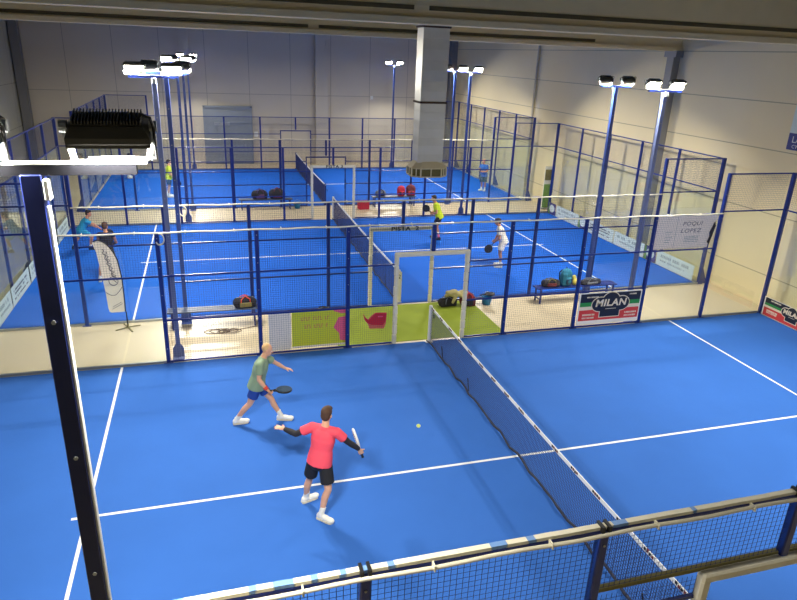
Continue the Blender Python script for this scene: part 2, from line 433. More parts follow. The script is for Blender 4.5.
def side_fence(cx, y, sgn, label, gate_m, tube=True, title=None, flecks=False, near=False, loops=()):
    """sgn = direction from the court outwards (+1 far side, -1 near side)"""
    t = thing('court_fence', label, 'fence', (cx, y + .03 * sgn, 0), 0, 'mesh fences along the courts')
    for x in (-8, -6, -4, -2, 2, 4, 6, 8): post(t, x, 0, 0, 4.0 if abs(x) == 8 else TOP, bolts=abs(y) == 5)
    post(t, .02, 0, 2.25, TOP, foot=False)
    GX0, GX1, GZ = -.86, .885, (2.24 if abs(y) == 5 else 2.19)
    for x0 in range(-10, 10, 2):
        x1 = x0 + 2; lo, hi = min(abs(x0), abs(x1)), max(abs(x0), abs(x1))
        if hi == 10:
            g = MB(); g.box((x0 + 1, 0, 1.5), (1.9, .012, 2.96)); g.build('glass_panel', M_GLASS, t)
            mesh_panel(t, (x0 + .05, 0, 0), (1, 0, 0), 1.9, 3.02, 3.98)
            rail(t, (x0, 0, 3.0), (x1, 0, 3.0)); rail(t, (x0, 0, 3.98), (x1, 0, 3.98))
            rail(t, (x0, 0, .03), (x1, 0, .03), .05, .05, M_GALV)
        elif hi == 8:
            g = MB(); g.box((x0 + 1, 0, 1.0), (1.9, .012, 1.94)); g.build('glass_panel', M_GLASS, t)
            mesh_panel(t, (x0 + .05, 0, 0), (1, 0, 0), 1.9, 2.02, TOP)
            rail(t, (x0, 0, 2.0), (x1, 0, 2.0)); rail(t, (x0, 0, TOP), (x1, 0, TOP))
            rail(t, (x0, 0, .03), (x1, 0, .03), .05, .05, M_GALV)
        elif hi == 2:
            a, bb = (x0, GX0) if x0 < 0 else (GX1, x1)
            mesh_panel(t, (a, 0, 0), (1, 0, 0), bb - a, 0.05, 2.24)
            mesh_panel(t, (x0, 0, 0), (1, 0, 0), 2.0, 2.28, TOP)
            for z in (.03, 1.0, 2.0): rail(t, (a, 0, z), (bb, 0, z))
            rail(t, (x0, 0, TOP), (x1, 0, TOP))
        else:
            mesh_panel(t, (x0, 0, 0), (1, 0, 0), 2.0, 0.05, TOP)
            for z in (.03, 1.0, 2.0, TOP): rail(t, (x0, 0, z), (x1, 0, z))
    # entrance frame
    b = MB(); w = .1 if gate_m is M_CREAM else .055; yo = -.03
    random.seed(int(y * 10) + 50)
    for x in (GX0, GX1):
        n = 9
        for i in range(n):
            z0, z1 = .02 + 2.2 * i / n, .02 + 2.2 * (i + 1) / n
            b.bbox((x + random.uniform(-.004, .004), yo, (z0 + z1) / 2), (w + random.uniform(-.008, .006), w, z1 - z0 + .004), .02)
    b.bbox(((GX0 + GX1) / 2, yo, GZ), (GX1 - GX0 + w, w, w), .02)
    gf = b.build('gate_frame', gate_m, t)
    if title: text_mesh(title, .15, M_BLACK, 'lettering', gf, Matrix.Translation((.06, yo - w / 2 - .003, GZ)) @ Matrix.Rotation(PI / 2, 4, 'X'), sx=1.35, bold=.004)
    if tube:
        b = MB()
        pts = [(-8 + 16 * i / 64, -.055 * (1 if near else 1), TOP + .012 + .008 * math.sin(i * 1.3)) for i in range(65)]
        b.tube(pts, .017, 8); to = b.build('top_conduit', M_CREAM, t, smooth=True)
        k = MB(); k.bar((0, -.08, TOP + .01), (0, .03, TOP + .012), .012, .05); km = k.mesh('cable_tie', M_CREAM)
        for i in range(16): link('cable_tie', km, to).location = (-7.4 + i * .98, 0, 0)
        for lx in loops:
            k = MB(); k.tube([(lx + .09 * math.sin(a) * (1 if a < PI else .8), -.07, TOP - .12 + .12 * math.cos(a)) for a in [PI * 1.35 * i / 14 for i in range(15)]], .015, 6); k.build('cable_loop', M_CREAM, to, True)
    if flecks:
        b = MB(); random.seed(11)
        x = -8
        while x < 8:
            blue = random.random() < .30; l = random.uniform(.03, .07) if blue else random.uniform(.10, .30); b.m = 1 if blue else 0
            b.bar((x, .01, TOP + .045), (min(8, x + l + .01), .01, TOP + .045 + random.uniform(-.003, .003)), .05, .03); x += l
        b.build('padding_tape', [M_CREAM, M_TAPE], t)
        b = MB(); b.bar((0, -.05, TOP + .05), (0, .05, TOP + .05), .025, .06); cm = b.mesh('clamp', M_BLACK)
        for x in (-6, -4, -2, 0, 2, 4, 6):
            for dx in (-.03, .03): link('clamp', cm, t).location = (x + dx, 0, 0)
        b = MB()
        for x0, x1 in ((-2, GX0), (GX0, GX1), (GX1, 2)): b.bar((x0 if x0 != GX0 else GX0, .02, 2.30), (x1, .02, 2.30), .05, .04)
        b.build('gate_rail', M_OLIVE, t)
    return t
WIRE_W = .005
F_near1 = side_fence(0, -5, -1, 'nearest fence, its cream padded top rail crossing the lower right corner', M_CREAM, True, None, True, True)
WIRE_W = .0035
F_far1 = side_fence(0, 5, 1, 'fence behind the front court, with a plain cream gate frame and banners', M_CREAM, True, loops=(-5.95,))
F_near2 = side_fence(0, 7.56, -1, 'near fence of the middle court, its cream gate lettered above the entrance', M_CREAM, True, 'PISTA  2', loops=(-5.55, 5.75))
F_far2 = side_fence(0, 17.56, 1, 'far fence of the middle court, with a small lettered cream gate', M_CREAM, False, 'PISTA 3')
F_near3 = side_fence(CX[2], 20.12, -1, 'near fence of the rear court, thin dark gate and white top conduit', M_NAVY, True)
F_far3 = side_fence(CX[2], 30.12, 1, 'most distant fence, dark blue, close to the back wall', M_NAVY, False)

def end_wall(x, cy, sgn, label):
    t = thing('glass_end_wall', label, 'glass wall', (x, cy, 0), 0, 'glass end walls of the courts')
    for y in (-5, -3, -1, 1, 3, 5): 
        post(t, .02 * sgn, y, 0, 4.0, w=.1 if abs(y) == 5 else .075)
    for y0 in range(-5, 5, 2):
        g = MB(); g.box((0, y0 + 1, 1.5), (.012, 1.94, 2.96)); g.build('glass_panel', M_GLASS, t)
        mesh_panel(t, (0, y0, 0), (0, 1, 0), 2.0, 3.02, 3.98)
    for z in (.03, 3.0, 3.98): rail(t, (0, -5, z), (0, 5, z), m=M_GALV if z < 1 else M_NAVY)
    for y in (-5, -1, 3, 5):
        b = MB(); b.prism([(0, 0), (.28, 0), (.28, .03), (.05, .5), (0, .5)], lambda u, v, w, y=y: (.05 * sgn + u * sgn * .9, y - .02 + w, v), .04)
        b.build('foot_brace', M_NAVY, t)
    return t
for cx, cy, nm in zip(CX, CY, CNAME):
    end_wall(cx + 10.04, cy, 1, f'right glass end wall of the {nm} court, beside the beige wall')
    end_wall(cx - 10.04, cy, -1, f'left glass end wall of the {nm} court')

LAMP_W, LAMP_SPREAD = 216.0, 144.0
# ------------------------------------------------------------------ floodlight poles
def make_flood():
    t = link('flood_light', None)
    R = Matrix.Rotation(math.radians(20), 3, 'X')          # tilted towards +y
    W, D, Hh = .365, .20, .09
    def T(p): return R @ Vector(p) + Vector((0, 0, .165))
    b = MB()
    pr = [(-.5 * W, -.5 * D, -.04), (.5 * W, -.5 * D, -.04), (.5 * W, .5 * D, -.04), (-.5 * W, .5 * D, -.04)]
    mid = [(-.5 * W, -.5 * D, -.01), (.5 * W, -.5 * D, -.01), (.5 * W, .5 * D, -.01), (-.5 * W, .5 * D, -.01)]
    tp = [(-.42 * W, -.36 * D, .036), (.42 * W, -.36 * D, .036), (.42 * W, .36 * D, .036), (-.42 * W, .36 * D, .036)]
    vs = [T(p) for p in pr + mid + tp]
    fs = [(3, 2, 1, 0), (8, 9, 10, 11)] + [(k * 4 + i, k * 4 + (i + 1) % 4, k * 4 + 4 + (i + 1) % 4, k * 4 + 4 + i) for k in range(2) for i in range(4)]
    b.add(vs, fs); b.build('housing', M_BLACKM, t)
    b = MB()
    for i in range(22):
        x = -.145 + .29 * i / 21; c = T((x, 0, .046)); b.box(c, (.006, .13, .028), R)
    b.box(T((0, 0, .038)), (.30, .13, .010), R); b.build('heat_sink', M_BLACKM, t)
    b = MB(); b.add([T(p) for p in ((-.168, -.088, -.0475), (.168, -.088, -.0475), (.168, .088, -.0475), (-.168, .088, -.0475))], [(3, 2, 1, 0)])
    b.build('lamp_glass', M_LAMP, t, label='bright white lit lamp glass')
    ld = bpy.data.lights.new('lamp_light', 'AREA'); ld.shape = 'RECTANGLE'; ld.size = .36; ld.size_y = .19; ld.energy = LAMP_W; ld.color = (1.0, .955, .86); ld.spread = math.radians(LAMP_SPREAD)
    lo = link('lamp_light', ld, t); lo.location = T((0, 0, -.052)); lo.rotation_euler = (math.radians(20), 0, 0)
    b = MB()
    for x0, y0, w, d in ((0, -.093, .365, .014), (0, .093, .365, .014), (-.175, 0, .014, .20), (.175, 0, .014, .20)): b.box(T((x0, y0, -.052)), (w, d, .018), R)
    b.build('bezel', M_BLACKM, t)
    b = MB()
    for s in (-1, 1):
        b.bar(T((s * .196, 0, .0)), (s * .165, 0, .012), .026, .008); b.tube([T((s * .178, 0, 0)), T((s * .212, 0, 0))], .03, 10)
    b.box((0, 0, .008), (.34, .03, .008)); b.build('bracket', M_GALV, t)
    b = MB(); b.tube([T((.13, -.03, .06)), T((.155, -.05, .085)), T((.19, -.05, .07)), T((.20, -.04, .02)), (.2, -.02, .02), (.05, -.02, .025), (-.1, -.01, .02)], .008, 6); b.build('cable', M_BLACK, t)
    return t
FLOOD = make_flood()
first_flood = [True]
def light_pole(x, y, aim, label, offs=(-.34, .34), H=5.985, w=.095, m=M_POLE):
    t = thing('light_pole', label, 'light pole', (x, y, 0), 0 if aim > 0 else PI, 'floodlight poles around the three courts')
    b = MB(); b.bbox((0, 0, H / 2 - .02), (w, w, H - .06), .004); po = b.build('pole', m, t)
    for k in range(6):
        b = MB(); b.tube([(0, -w / 2 - .006, 1.2 + k * .8), (0, w / 2 + .006, 1.2 + k * .8)], .012, 6); b.build('bolt', M_GALV, po)
    b = MB(); b.bbox((0, 0, .012), (.26, .26, .024), .006)
    for s in (-1, 1): b.prism([(.05, .02), (.12, .02), (.12, .22), (.05, .34)], lambda u, v, ww, s=s: (s * u, -.012 + ww, v), .024)
    b.build('base_plate', m, t)
    b = MB(); b.box((0, 0, H - .03), (.92, .06, .05)); cb = b.build('crossbar', M_BAR if m is M_DNAVY else M_NAVY, t)
    b = MB(); b.box((.02, .0, H - .001), (.98, .062, .008)); b.build('cover_strip', M_WHITE, cb)
    b = MB(); b.bbox((w / 2 + .016, -.02, H - .12) if m is M_DNAVY else (0, w / 2 + .02, H - .1), (.03, .06, .10) if m is M_DNAVY else (.08, .05, .1), .006); b.build('junction_box', M_WHITE, t)
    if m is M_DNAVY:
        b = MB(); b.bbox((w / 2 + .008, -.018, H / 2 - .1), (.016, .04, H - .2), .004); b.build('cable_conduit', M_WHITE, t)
    for o in offs:
        f = FLOOD if first_flood[0] else copy_tree(FLOOD); first_flood[0] = False
        f.parent = t; f.location = (o, 0, H); f.rotation_euler = (math.radians(14 if aim < 0 else 0), 0, 0)
    return t
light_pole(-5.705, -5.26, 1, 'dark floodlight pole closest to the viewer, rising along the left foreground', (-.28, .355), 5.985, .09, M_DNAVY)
light_pole(5.77, -5.26, 1, 'floodlight pole on the right part of the nearest fence')
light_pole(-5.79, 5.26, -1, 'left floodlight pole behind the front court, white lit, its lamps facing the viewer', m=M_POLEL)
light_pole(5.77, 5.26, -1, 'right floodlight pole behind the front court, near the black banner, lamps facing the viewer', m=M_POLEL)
light_pole(-5.66, 7.30, 1, 'left floodlight pole before the middle court fence, lamps turned away, by the grey bench')
light_pole(5.77, 7.30, 1, 'right floodlight pole before the middle court fence, black lamp backs to the viewer')
light_pole(-5.75, 17.82, -1, 'left floodlight pole behind the middle court, lamps facing the viewer')
light_pole(5.83, 17.82, -1, 'right floodlight pole behind the middle court, just right of the hanging duct')
light_pole(-5.60, 19.86, 1, 'left floodlight pole before the rear court fence, lamps turned away')
light_pole(5.93, 19.86, 1, 'right floodlight pole before the rear court fence, half hidden by the hanging duct')
light_pole(-5.60, 30.40, -1, 'left floodlight pole by the back wall, beside the grey door')
light_pole(6.08, 30.40, -1, 'right floodlight pole by the back wall, left of the hanging duct')

# ------------------------------------------------------------------ ventilation duct
t = thing('air_duct', 'foil clad square ventilation duct hanging over the aisle with a wide diffuser below', 'duct', (.23, 6.45, 3.795), math.radians(0))
W, D = .62, .46
b = MB()
for z0, z1, k in ((.34, 1.70, 0), (1.74, 3.33, 0)):
    n = 7
    for i in range(n):
        a0, a1 = z0 + (z1 - z0) * i / n, z0 + (z1 - z0) * (i + 1) / n
        e = .004 * (i % 2); b.m = (i + (z0 > 1)) % 2; b.bbox((0, 0, (a0 + a1) / 2), (W + e, D + e, a1 - a0 + .002), .003)
b.build('duct_shaft', [M_DUCT, M_DUCT2], t)
for z in (1.72, 3.35):
    b = MB(); b.bbox((0, 0, z), (W + .06, D + .06, .045), .01)
    b.build('joint_band', M_HBROWN, t)
b = MB(); b.bbox((0, 0, 4.02), (W - .02, D - .02, 1.34), .01); b.build('upper_duct', M_GALV, t)
b = MB()
hw, hd = .44, .36
ring0 = [(-W / 2, -D / 2), (W / 2, -D / 2), (W / 2, D / 2), (-W / 2, D / 2)]
oct_ = [(-.26, -hd), (.26, -hd), (hw, -.2), (hw, .2), (.26, hd), (-.26, hd), (-hw, .2), (-hw, -.2)]
b.prism(oct_, lambda u, v, w: (u, v, w), .02); b.prism([(u * 1.02, v * 1.02) for u, v in oct_], lambda u, v, w: (u, v, .2 + w), .02)
top8 = [(-.2, -D / 2), (.2, -D / 2), (W / 2, -.14), (W / 2, .14), (.2, D / 2), (-.2, D / 2), (-W / 2, .14), (-W / 2, -.14)]
b.add([(u, v, .22) for u, v in oct_] + [(u, v, .36) for u, v in top8], [(i, (i + 1) % 8, 8 + (i + 1) % 8, 8 + i) for i in range(8)])
for i in range(8):
    p, q = oct_[i], oct_[(i + 1) % 8]
    b.bar((p[0], p[1], .02), (p[0], p[1], .2), .03)
    mx_, my_ = (p[0] + q[0]) / 2, (p[1] + q[1]) / 2; b.bar((mx_, my_, .02), (mx_, my_, .2), .02)
df = b.build('diffuser', M_DUCTB, t)
b = MB()
for i in range(8):
    p, q = oct_[i], oct_[(i + 1) % 8]
    for k in range(6):
        z = .04 + k * .028; b.bar((p[0] * .97, p[1] * .97, z), (q[0] * .97, q[1] * .97, z), .004, .016)
b.build('grille', M_OLIVE, df)
b = MB(); b.prism([(u * .9, v * .9) for u, v in oct_], lambda u, v, w: (u, v, .022 + w), .175); b.build('inner_box', M_GROOVE, df)

# ------------------------------------------------------------------ banners and signs
def plane_fn(o, ux, uz, un): 
    o, ux, uz, un = Vector(o), Vector(ux), Vector(uz), Vector(un)
    return lambda u, v, w: o + ux * u + uz * v + un * w
def TM(o, ux, uz, un):
    ux, uz, un = Vector(ux), Vector(uz), Vector(un)
    m = Matrix((ux, uz, un)).transposed().to_4x4(); m.translation = Vector(o); return m
def circ(cx, cy, rx, ry, n=20, a0=0, a1=2 * PI): return [(cx + rx * math.cos(a0 + (a1 - a0) * i / n), cy + ry * math.sin(a0 + (a1 - a0) * i / n)) for i in range(n)]
def rect(x0, y0, x1, y1): return [(x0, y0), (x1, y0), (x1, y1), (x0, y1)]
def milan(o, ux, un, W, H, label, tri=True):
    """black, green, cream and red banner with a dark cloud shaped badge"""
    t = thing('banner', label, 'banner', o)
    fn = plane_fn((0, 0, 0), ux, (0, 0, 1), un)
    b = MB(); b.prism(rect(0, 0, W, H), fn, .006); b.build('sheet', M_BANW, t)
    def layer(name, poly, m, w, th=.0015):
        b = MB(); b.prism(poly, lambda u, v, ww: fn(u, v, w + ww), th); return b.build(name, m, t)
    x0 = .04; x1 = W - .03
    layer('stripe', rect(x0, H * .70, x1, H * .97), M_BDARK, .006); layer('stripe', rect(x0, H * .57, x1, H * .70), M_BGREEN, .006)
    layer('stripe', rect(x0, H * .46, x1, H * .57), M_BCREAM, .006); layer('stripe', rect(x0, H * (.12 if tri else .02), x1, H * .46), M_BRED, .006)
    cx, cy = W * .51, H * .60; s = H
    def cloud(k, w, m, nm):
        b = MB()
        for i, (dx, dy, rx, ry) in enumerate(((-.36, .02, .27, .22), (0, .10, .30, .28), (.36, .02, .27, .22), (0, -.06, .34, .2))):
            b.prism(circ(cx + dx * s, cy + dy * s, rx * s + k, ry * s + k), lambda u, v, ww, i=i: fn(u, v, w + i * .0004 + ww), .0012)
        b.prism([(cx - .33 * s - k, cy - .38 * s - k), (cx + .33 * s + k, cy - .38 * s - k), (cx + .33 * s + k, cy - .1 * s), (cx - .33 * s - k, cy - .1 * s)], lambda u, v, ww: fn(u, v, w + .002 + ww), .0012)
        b.build(nm, m, t)
    cloud(.022, .008, M_BCREAM, 'badge_outline'); cloud(0, .0125, M_BDARK, 'badge')
    text_mesh('MILAN', .30 * H, M_BCREAM, 'lettering', t, TM(fn(cx, cy + .05 * s, .0185), ux, (0, 0, 1), un), .001, .12, 1.12, .008)
    b = MB(); random.seed(2)
    def scrib(x, y, n, h): 
        for i in range(n): b.prism(rect(x + i * h * .9, y, x + i * h * .9 + h * random.uniform(.4, .8), y + h), lambda u, v, ww: fn(u, v, .0075 + ww), .0015)
    scrib(.12 * W, H * .84, 11, .035); scrib(.80 * W, H * .87, 7, .035)
    for k in range(2): scrib(.08 * W, H * (.18 + .1 * k), 9, .045); scrib(.76 * W, H * (.18 + .1 * k), 9, .045)
    b.build('small_print', M_BCREAM, t)
    b = MB(); b.prism(rect(cx - .16 * s, cy - .14 * s, cx + .2 * s, cy - .125 * s), lambda u, v, ww: fn(u, v, .0178 + ww), .001); b.build('underline', M_BCREAM, t)
    return t
milan((4.06, 4.975, .10), (1, 0, 0), (0, -1, 0), 1.86, .88, 'black, green and red banner tied to the fence beside the right bench')
milan((9.97, 4.86, .03), (0, -1, 0), (-1, 0, 0), 1.9, .54, 'black, green and red banner at the foot of the right glass wall', False)

# grey mesh banner with hand lettering between two fence posts
t = thing('banner', 'pale grey banner with hand lettering, torn at its right side, high on the fence', 'banner', (6.0, 5.075, 0))
fn = plane_fn((0, 0, 0), (1, 0, 0), (0, 0, 1), (0, -1, 0))
b = MB(); b.prism([(.06, 2.03), (1.78, 2.03), (1.80, 2.3), (1.76, 2.42), (1.86, 2.62), (1.93, 2.80), (1.90, 2.9), (.06, 2.9)], fn, .006); SH = b
text_mesh('POQUI', .15, M_INK, 'lettering', t, TM(fn(1.18, 2.69, .0075), (1, 0, 0), (0, 0, 1), (0, -1, 0)), .001, .15, 1.25)
text_mesh('LOPEZ', .15, M_INK, 'lettering', t, TM(fn(1.16, 2.50, .0075), (1, 0, 0), (0, 0, 1), (0, -1, 0)), .001, .15, 1.35)
b = SH; b.m = 1; random.seed(9)
for k in range(4):
    for i in range(10): b.prism(rect(1.0 + i * .045, 2.20 + k * .045, 1.0 + i * .045 + random.uniform(.02, .04), 2.22 + k * .045), lambda u, v, w: fn(u, v, .006 + w), .002)
for k in range(5): b.prism(rect(.40, 2.20 + k * .07, .40 + random.uniform(.14, .22), 2.212 + k * .07), lambda u, v, w: fn(u, v, .006 + w), .002)
b.prism(rect(.70, 2.05, .708, 2.88), lambda u, v, w: fn(u, v, .006 + w), .002)
b.build('sheet', [M_BANG, M_PALEINK], t)
b = MB(); b.prism([(1.74, 2.18), (1.80, 2.12), (1.90, 2.62), (1.86, 2.72), (1.76, 2.45), (1.80, 2.38)], lambda u, v, w: fn(u, v, .012 + w), .03); b.build('folded_flap', M_BDARK, t)

# lime banner + white one, red whale-shaped board
t = thing('banner', 'lime green banner with pink shapes at the foot of the fence, left of the gate', 'banner', (-3.29, 5.075, .07))
b = MB(); b.prism(rect(0, 0, 1.26, .93), fn, .005); b.build('sheet', M_LIME, t)
b = MB(); b.prism(rect(0, 0, 1.26, .045), lambda u, v, w: fn(u, v, .0055 + w), .002); b.build('lower_hem', M_BANW, t)
b = MB(); lay = lambda u, v, w: fn(u, v, .0055 + w)
b.prism([(.97, .45), (1.08, .70), (1.26, .72), (1.26, .10), (1.12, .12), (1.10, .3)], lay, .002); b.prism([(.93, .93), (.98, .86), (1.14, .80), (1.26, .80), (1.26, .93)], lay, .002); b.build('pink_shape', M_PINK, t)
b = MB(); random.seed(4)
for r, (x0, n, z) in enumerate(((.22, 12, .67), (.30, 10, .48))):
    for i in range(n):
        if (i + r) % 5 == 4: continue
        x = x0 + i * .055; b.prism(rect(x, z, x + .014, z + .09), lay, .002); b.prism(rect(x, z + (.075 if i % 2 else .0), x + .036, z + (.09 if i % 2 else .015)), lay, .002)
b.build('faded_print', M_DPINK, t)
b = MB(); b.prism(rect(0, 0, .5, .95), fn, .005); o = b.build('banner', M_BANW); o.location = (-3.81, 5.075, .05); tag(o, 'plain white banner strip on the fence, left end of the lime green one', 'banner')
t = thing('whale_board', 'red whale shaped board on the fence beside the gate', 'sign', (-1.62, 5.075, .42))
b = MB(); b.prism([(.0, .40), (.03, .24), (.12, .12), (.16, .0), (.52, -.02), (.56, .10), (.58, .38), (.30, .40), (.20, .33), (.12, .24), (.05, .30)], fn, .006); b.build('backing', M_SALMON, t)
b = MB(); b.prism([(.0, .40), (.035, .28), (.10, .16), (.20, .10), (.48, .06), (.55, .16), (.565, .375), (.31, .39), (.23, .32), (.14, .22), (.06, .29)], lambda u, v, w: fn(u, v, .0065 + w), .004); b.build('body', M_RED, t)
b = MB(); b.prism(rect(.36, .28, .48, .31), lambda u, v, w: fn(u, v, .011 + w), .002); b.build('small_print', M_PINK, t)

# wall sign
t = thing('wall_sign', 'white and dark blue sign on the beige wall at the right edge', 'sign', (10.47, 5.83, 4.5))
fs_ = plane_fn((0, 0, 0), (0, -1, 0), (0, 0, 1), (-1, 0, 0))
b = MB(); b.prism(rect(0, 0, 2.0, 1.25), fs_, .03); b.build('board', M_ADW, t)
b = MB(); b.prism(rect(0, 0, 2.0, .44), lambda u, v, w: fs_(u, v, .03 + w), .004); b.build('blue_band', M_SIGNB, t)
text_mesh('LA', .24, M_WHITE, 'lettering', t, TM(fs_(.27, .27, .036), (0, -1, 0), (0, 0, 1), (-1, 0, 0)), .001)
text_mesh("C'M", .13, M_WHITE, 'lettering', t, TM(fs_(.28, .09, .036), (0, -1, 0), (0, 0, 1), (-1, 0, 0)), .001)

# advertising boards along glass walls of the middle court
def ad_board(x, y, sgn, style, label):
    """sgn: +1 at the right wall (faces -x), -1 at the left wall"""
    t = thing('advertising_board', label, 'advertising board', (x - .015 * sgn, y, .03), 0, 'advertising boards along the glass walls')
    f = plane_fn((0, 0, 0), (0, -sgn, 0), (0, 0, 1), (-sgn, 0, 0))
    wd = 1.86 if style < 2 else .62
    b = MB(); b.prism(rect(0, 0, wd, .5), f, .008); b.build('board', M_ADW if style < 2 else M_ADP, t)
    L = lambda u, v, w: f(u, v, .0085 + w)
    random.seed(int(abs(y) * 37) + int(sgn))
    if style < 2:
        b = MB()
        rows = ((.30, .10), (.16, .06)) if style else ((.33, .05), (.24, .05), (.12, .04))
        for z, h in rows:
            u = .2
            while u < 1.6:
                l = random.uniform(.03, .09)
                if random.random() < .8: b.prism(rect(u, z, u + l, z + h), L, .003)
                u += l + .025
        b.build('print', M_PALEINK if style else M_INK, t)
    else:
        b = MB(); b.prism(circ(.31, .26, .22, .17), L, .003); b.build('oval', M_ADW, t)
        b = MB(); b.prism([(0, 0), (.14, 0), (.05, .5), (0, .5)], L, .002); b.build('green_edge', M_ADG, t)
    return t
lab = {0: 'white board with small print', 1: 'white board with large pale print', 2: 'purple board with white oval'}
ad_seq = [(17.42, 2, 'farthest of the right row'), (16.72, 1, 'second farthest'), (14.80, 2, 'halfway along'), (14.14, 0, 'third from the near end'),
          (12.22, 1, 'behind the right pole'), (10.30, 2, 'second from the near end'), (9.62, 1, 'nearest, below the torn grey banner')]
for y, s_, where in ad_seq:
    if where: ad_board(9.985, y, 1, s_, f'{lab[s_]}, {where}, on the right glass')
for y, s_, where in ((17.0, 1, 'farthest of the left row'), (14.95, 0, 'behind the two left players'), (12.95, 1, 'right of the dark pole'), (10.95, 0, 'left of the dark foreground pole'), (9.0, 1, 'nearest in the left row')):
    ad_board(-9.985, y - 1.86, -1, s_, f'{lab[s_]}, {where}, on the left glass')

# feather flag
t = thing('feather_flag', 'white feather flag on a black pole standing in the left aisle', 'flag', (-7.03, 7.18, 0), .132)
ff = plane_fn((0, 0, 0), (1, 0, 0), (0, 0, 1), (0, -1, 0))
edge = [(-.03, .44), (-.022, .85), (-.022, 1.288), (-.075, 1.761), (-.14, 1.94), (-.214, 2.079), (-.30, 2.18), (-.36, 2.225), (-.45, 2.262), (-.54, 2.235)]
left = [(-.552, 2.2), (-.52, 2.08), (-.49, 1.98), (-.46, 1.66), (-.427, 1.33), (-.40, .95), (-.384, .58), (-.37, .49), (-.333, .455)]
b = MB(); b.prism(edge + left, ff, .006); b.build('banner', M_BANW, t)
b = MB(); b.tube([(0, 0, .06), (-.004, 0, .44)] + [(u + .012, -.003, v + .006) for u, v in edge], .014, 8); b.build('pole', M_BLACK, t)
b = MB(); b.tube([(0, 0, .02), (0, 0, .12)], .025, 8)
for a in (.3, .3 + PI / 2, .3 + PI, .3 - PI / 2): b.bar((0, 0, .03), (.3 * math.cos(a), .3 * math.sin(a), .012), .03, .018)
b.build('cross_base', M_OLIVE, t)
b = MB(); lf = lambda u, v: ff(u, v, .009)
def curve(fu, n, r=.007): b.tube([lf(*fu(i / n)) for i in range(n + 1)], r, 5)
curve(lambda s: (-.36 + .20 * s + .02 * math.sin(s * 40), 2.05 - .85 * s), 50, .009); curve(lambda s: (-.30 + .16 * s + .03 * math.sin(s * 47), 1.98 - .72 * s), 50, .007)
curve(lambda s: (-.20 + .10 * math.cos(s * 2 * PI), 1.25 + .11 * math.sin(s * 2 * PI)), 24, .008)
curve(lambda s: (-.39 + .36 * s, .98 - .14 * math.sin(s * PI) + .1 * s), 14); curve(lambda s: (-.28 + .2 * s, .60 + .10 * s), 4, .006); curve(lambda s: (-.30 + .24 * s, .54 + .12 * s), 4, .006)
b.build('printed_script', M_INK, t)

# floor mat in the gateway, roll-up
b = MB(); b.box((-.05, 6.28, .006), (4.3, 2.36, .012)); o = b.build('floor_mat', M_GREENF); tag(o, 'green carpet mat on the aisle floor between the two gates', 'floor mat')
t = thing('pop_up_banner', 'tall green and white pop-up banner by the right wall at the middle court corner', 'banner', (10.28, 18.3, 0))
b = MB(); b.bbox((0, 0, 1.02), (.44, .03, 1.95), .01); b.build('frame', M_WHITE, t)
b = MB(); b.box((0, -.018, .62), (.40, .006, 1.1)); b.build('green_print', M_GREENP, t)
b = MB(); b.box((0, -.018, 1.6), (.40, .006, .5)); b.build('picture', M_OLIVE, t)
b = MB(); b.bbox((0, 0, .04), (.44, .2, .08), .01); b.build('base', M_GALV, t)

# ------------------------------------------------------------------ benches, bags, baskets
def bench(x, y, L, label, m, rz=0.0):
    t = thing('bench', label, 'bench', (x, y, 0), rz, 'benches in the aisles')
    b = MB()
    for k in range(3): b.bbox((0, -.12 + k * .12, .45), (L, .105, .03), .006)
    b.build('seat', m, t)
    for s in (-1, 1):
        b = MB(); X = s * (L / 2 - .12)
        b.bar((X, -.15, 0), (X, -.15, .43), .04); b.bar((X, .15, 0), (X, .15, .43), .04); b.bar((X, -.16, .42), (X, .16, .42), .04); b.bar((X, -.15, .12), (X, .15, .12), .03)
        b.build('leg', M_NAVY, t)
    b = MB(); b.bar((-L / 2 + .12, 0, .40), (L / 2 - .12, 0, .40), .04, .03); b.build('stretcher', M_NAVY, t)
    return t
bench(-4.98, 6.96, 2.2, 'long grey bench left of the gate, before the middle court fence', M_BENCH, -.03)
bench(5.18, 6.98, 2.6, 'long bench right of the gate holding three bags and a towel', M_NAVY)
bench(-2.55, 19.72, 2.3, 'grey bench before the rear court, under a dark kit bag', M_BENCH)
bench(3.25, 19.72, 2.1, 'grey bench before the rear court, left of the hanging duct', M_BENCH)

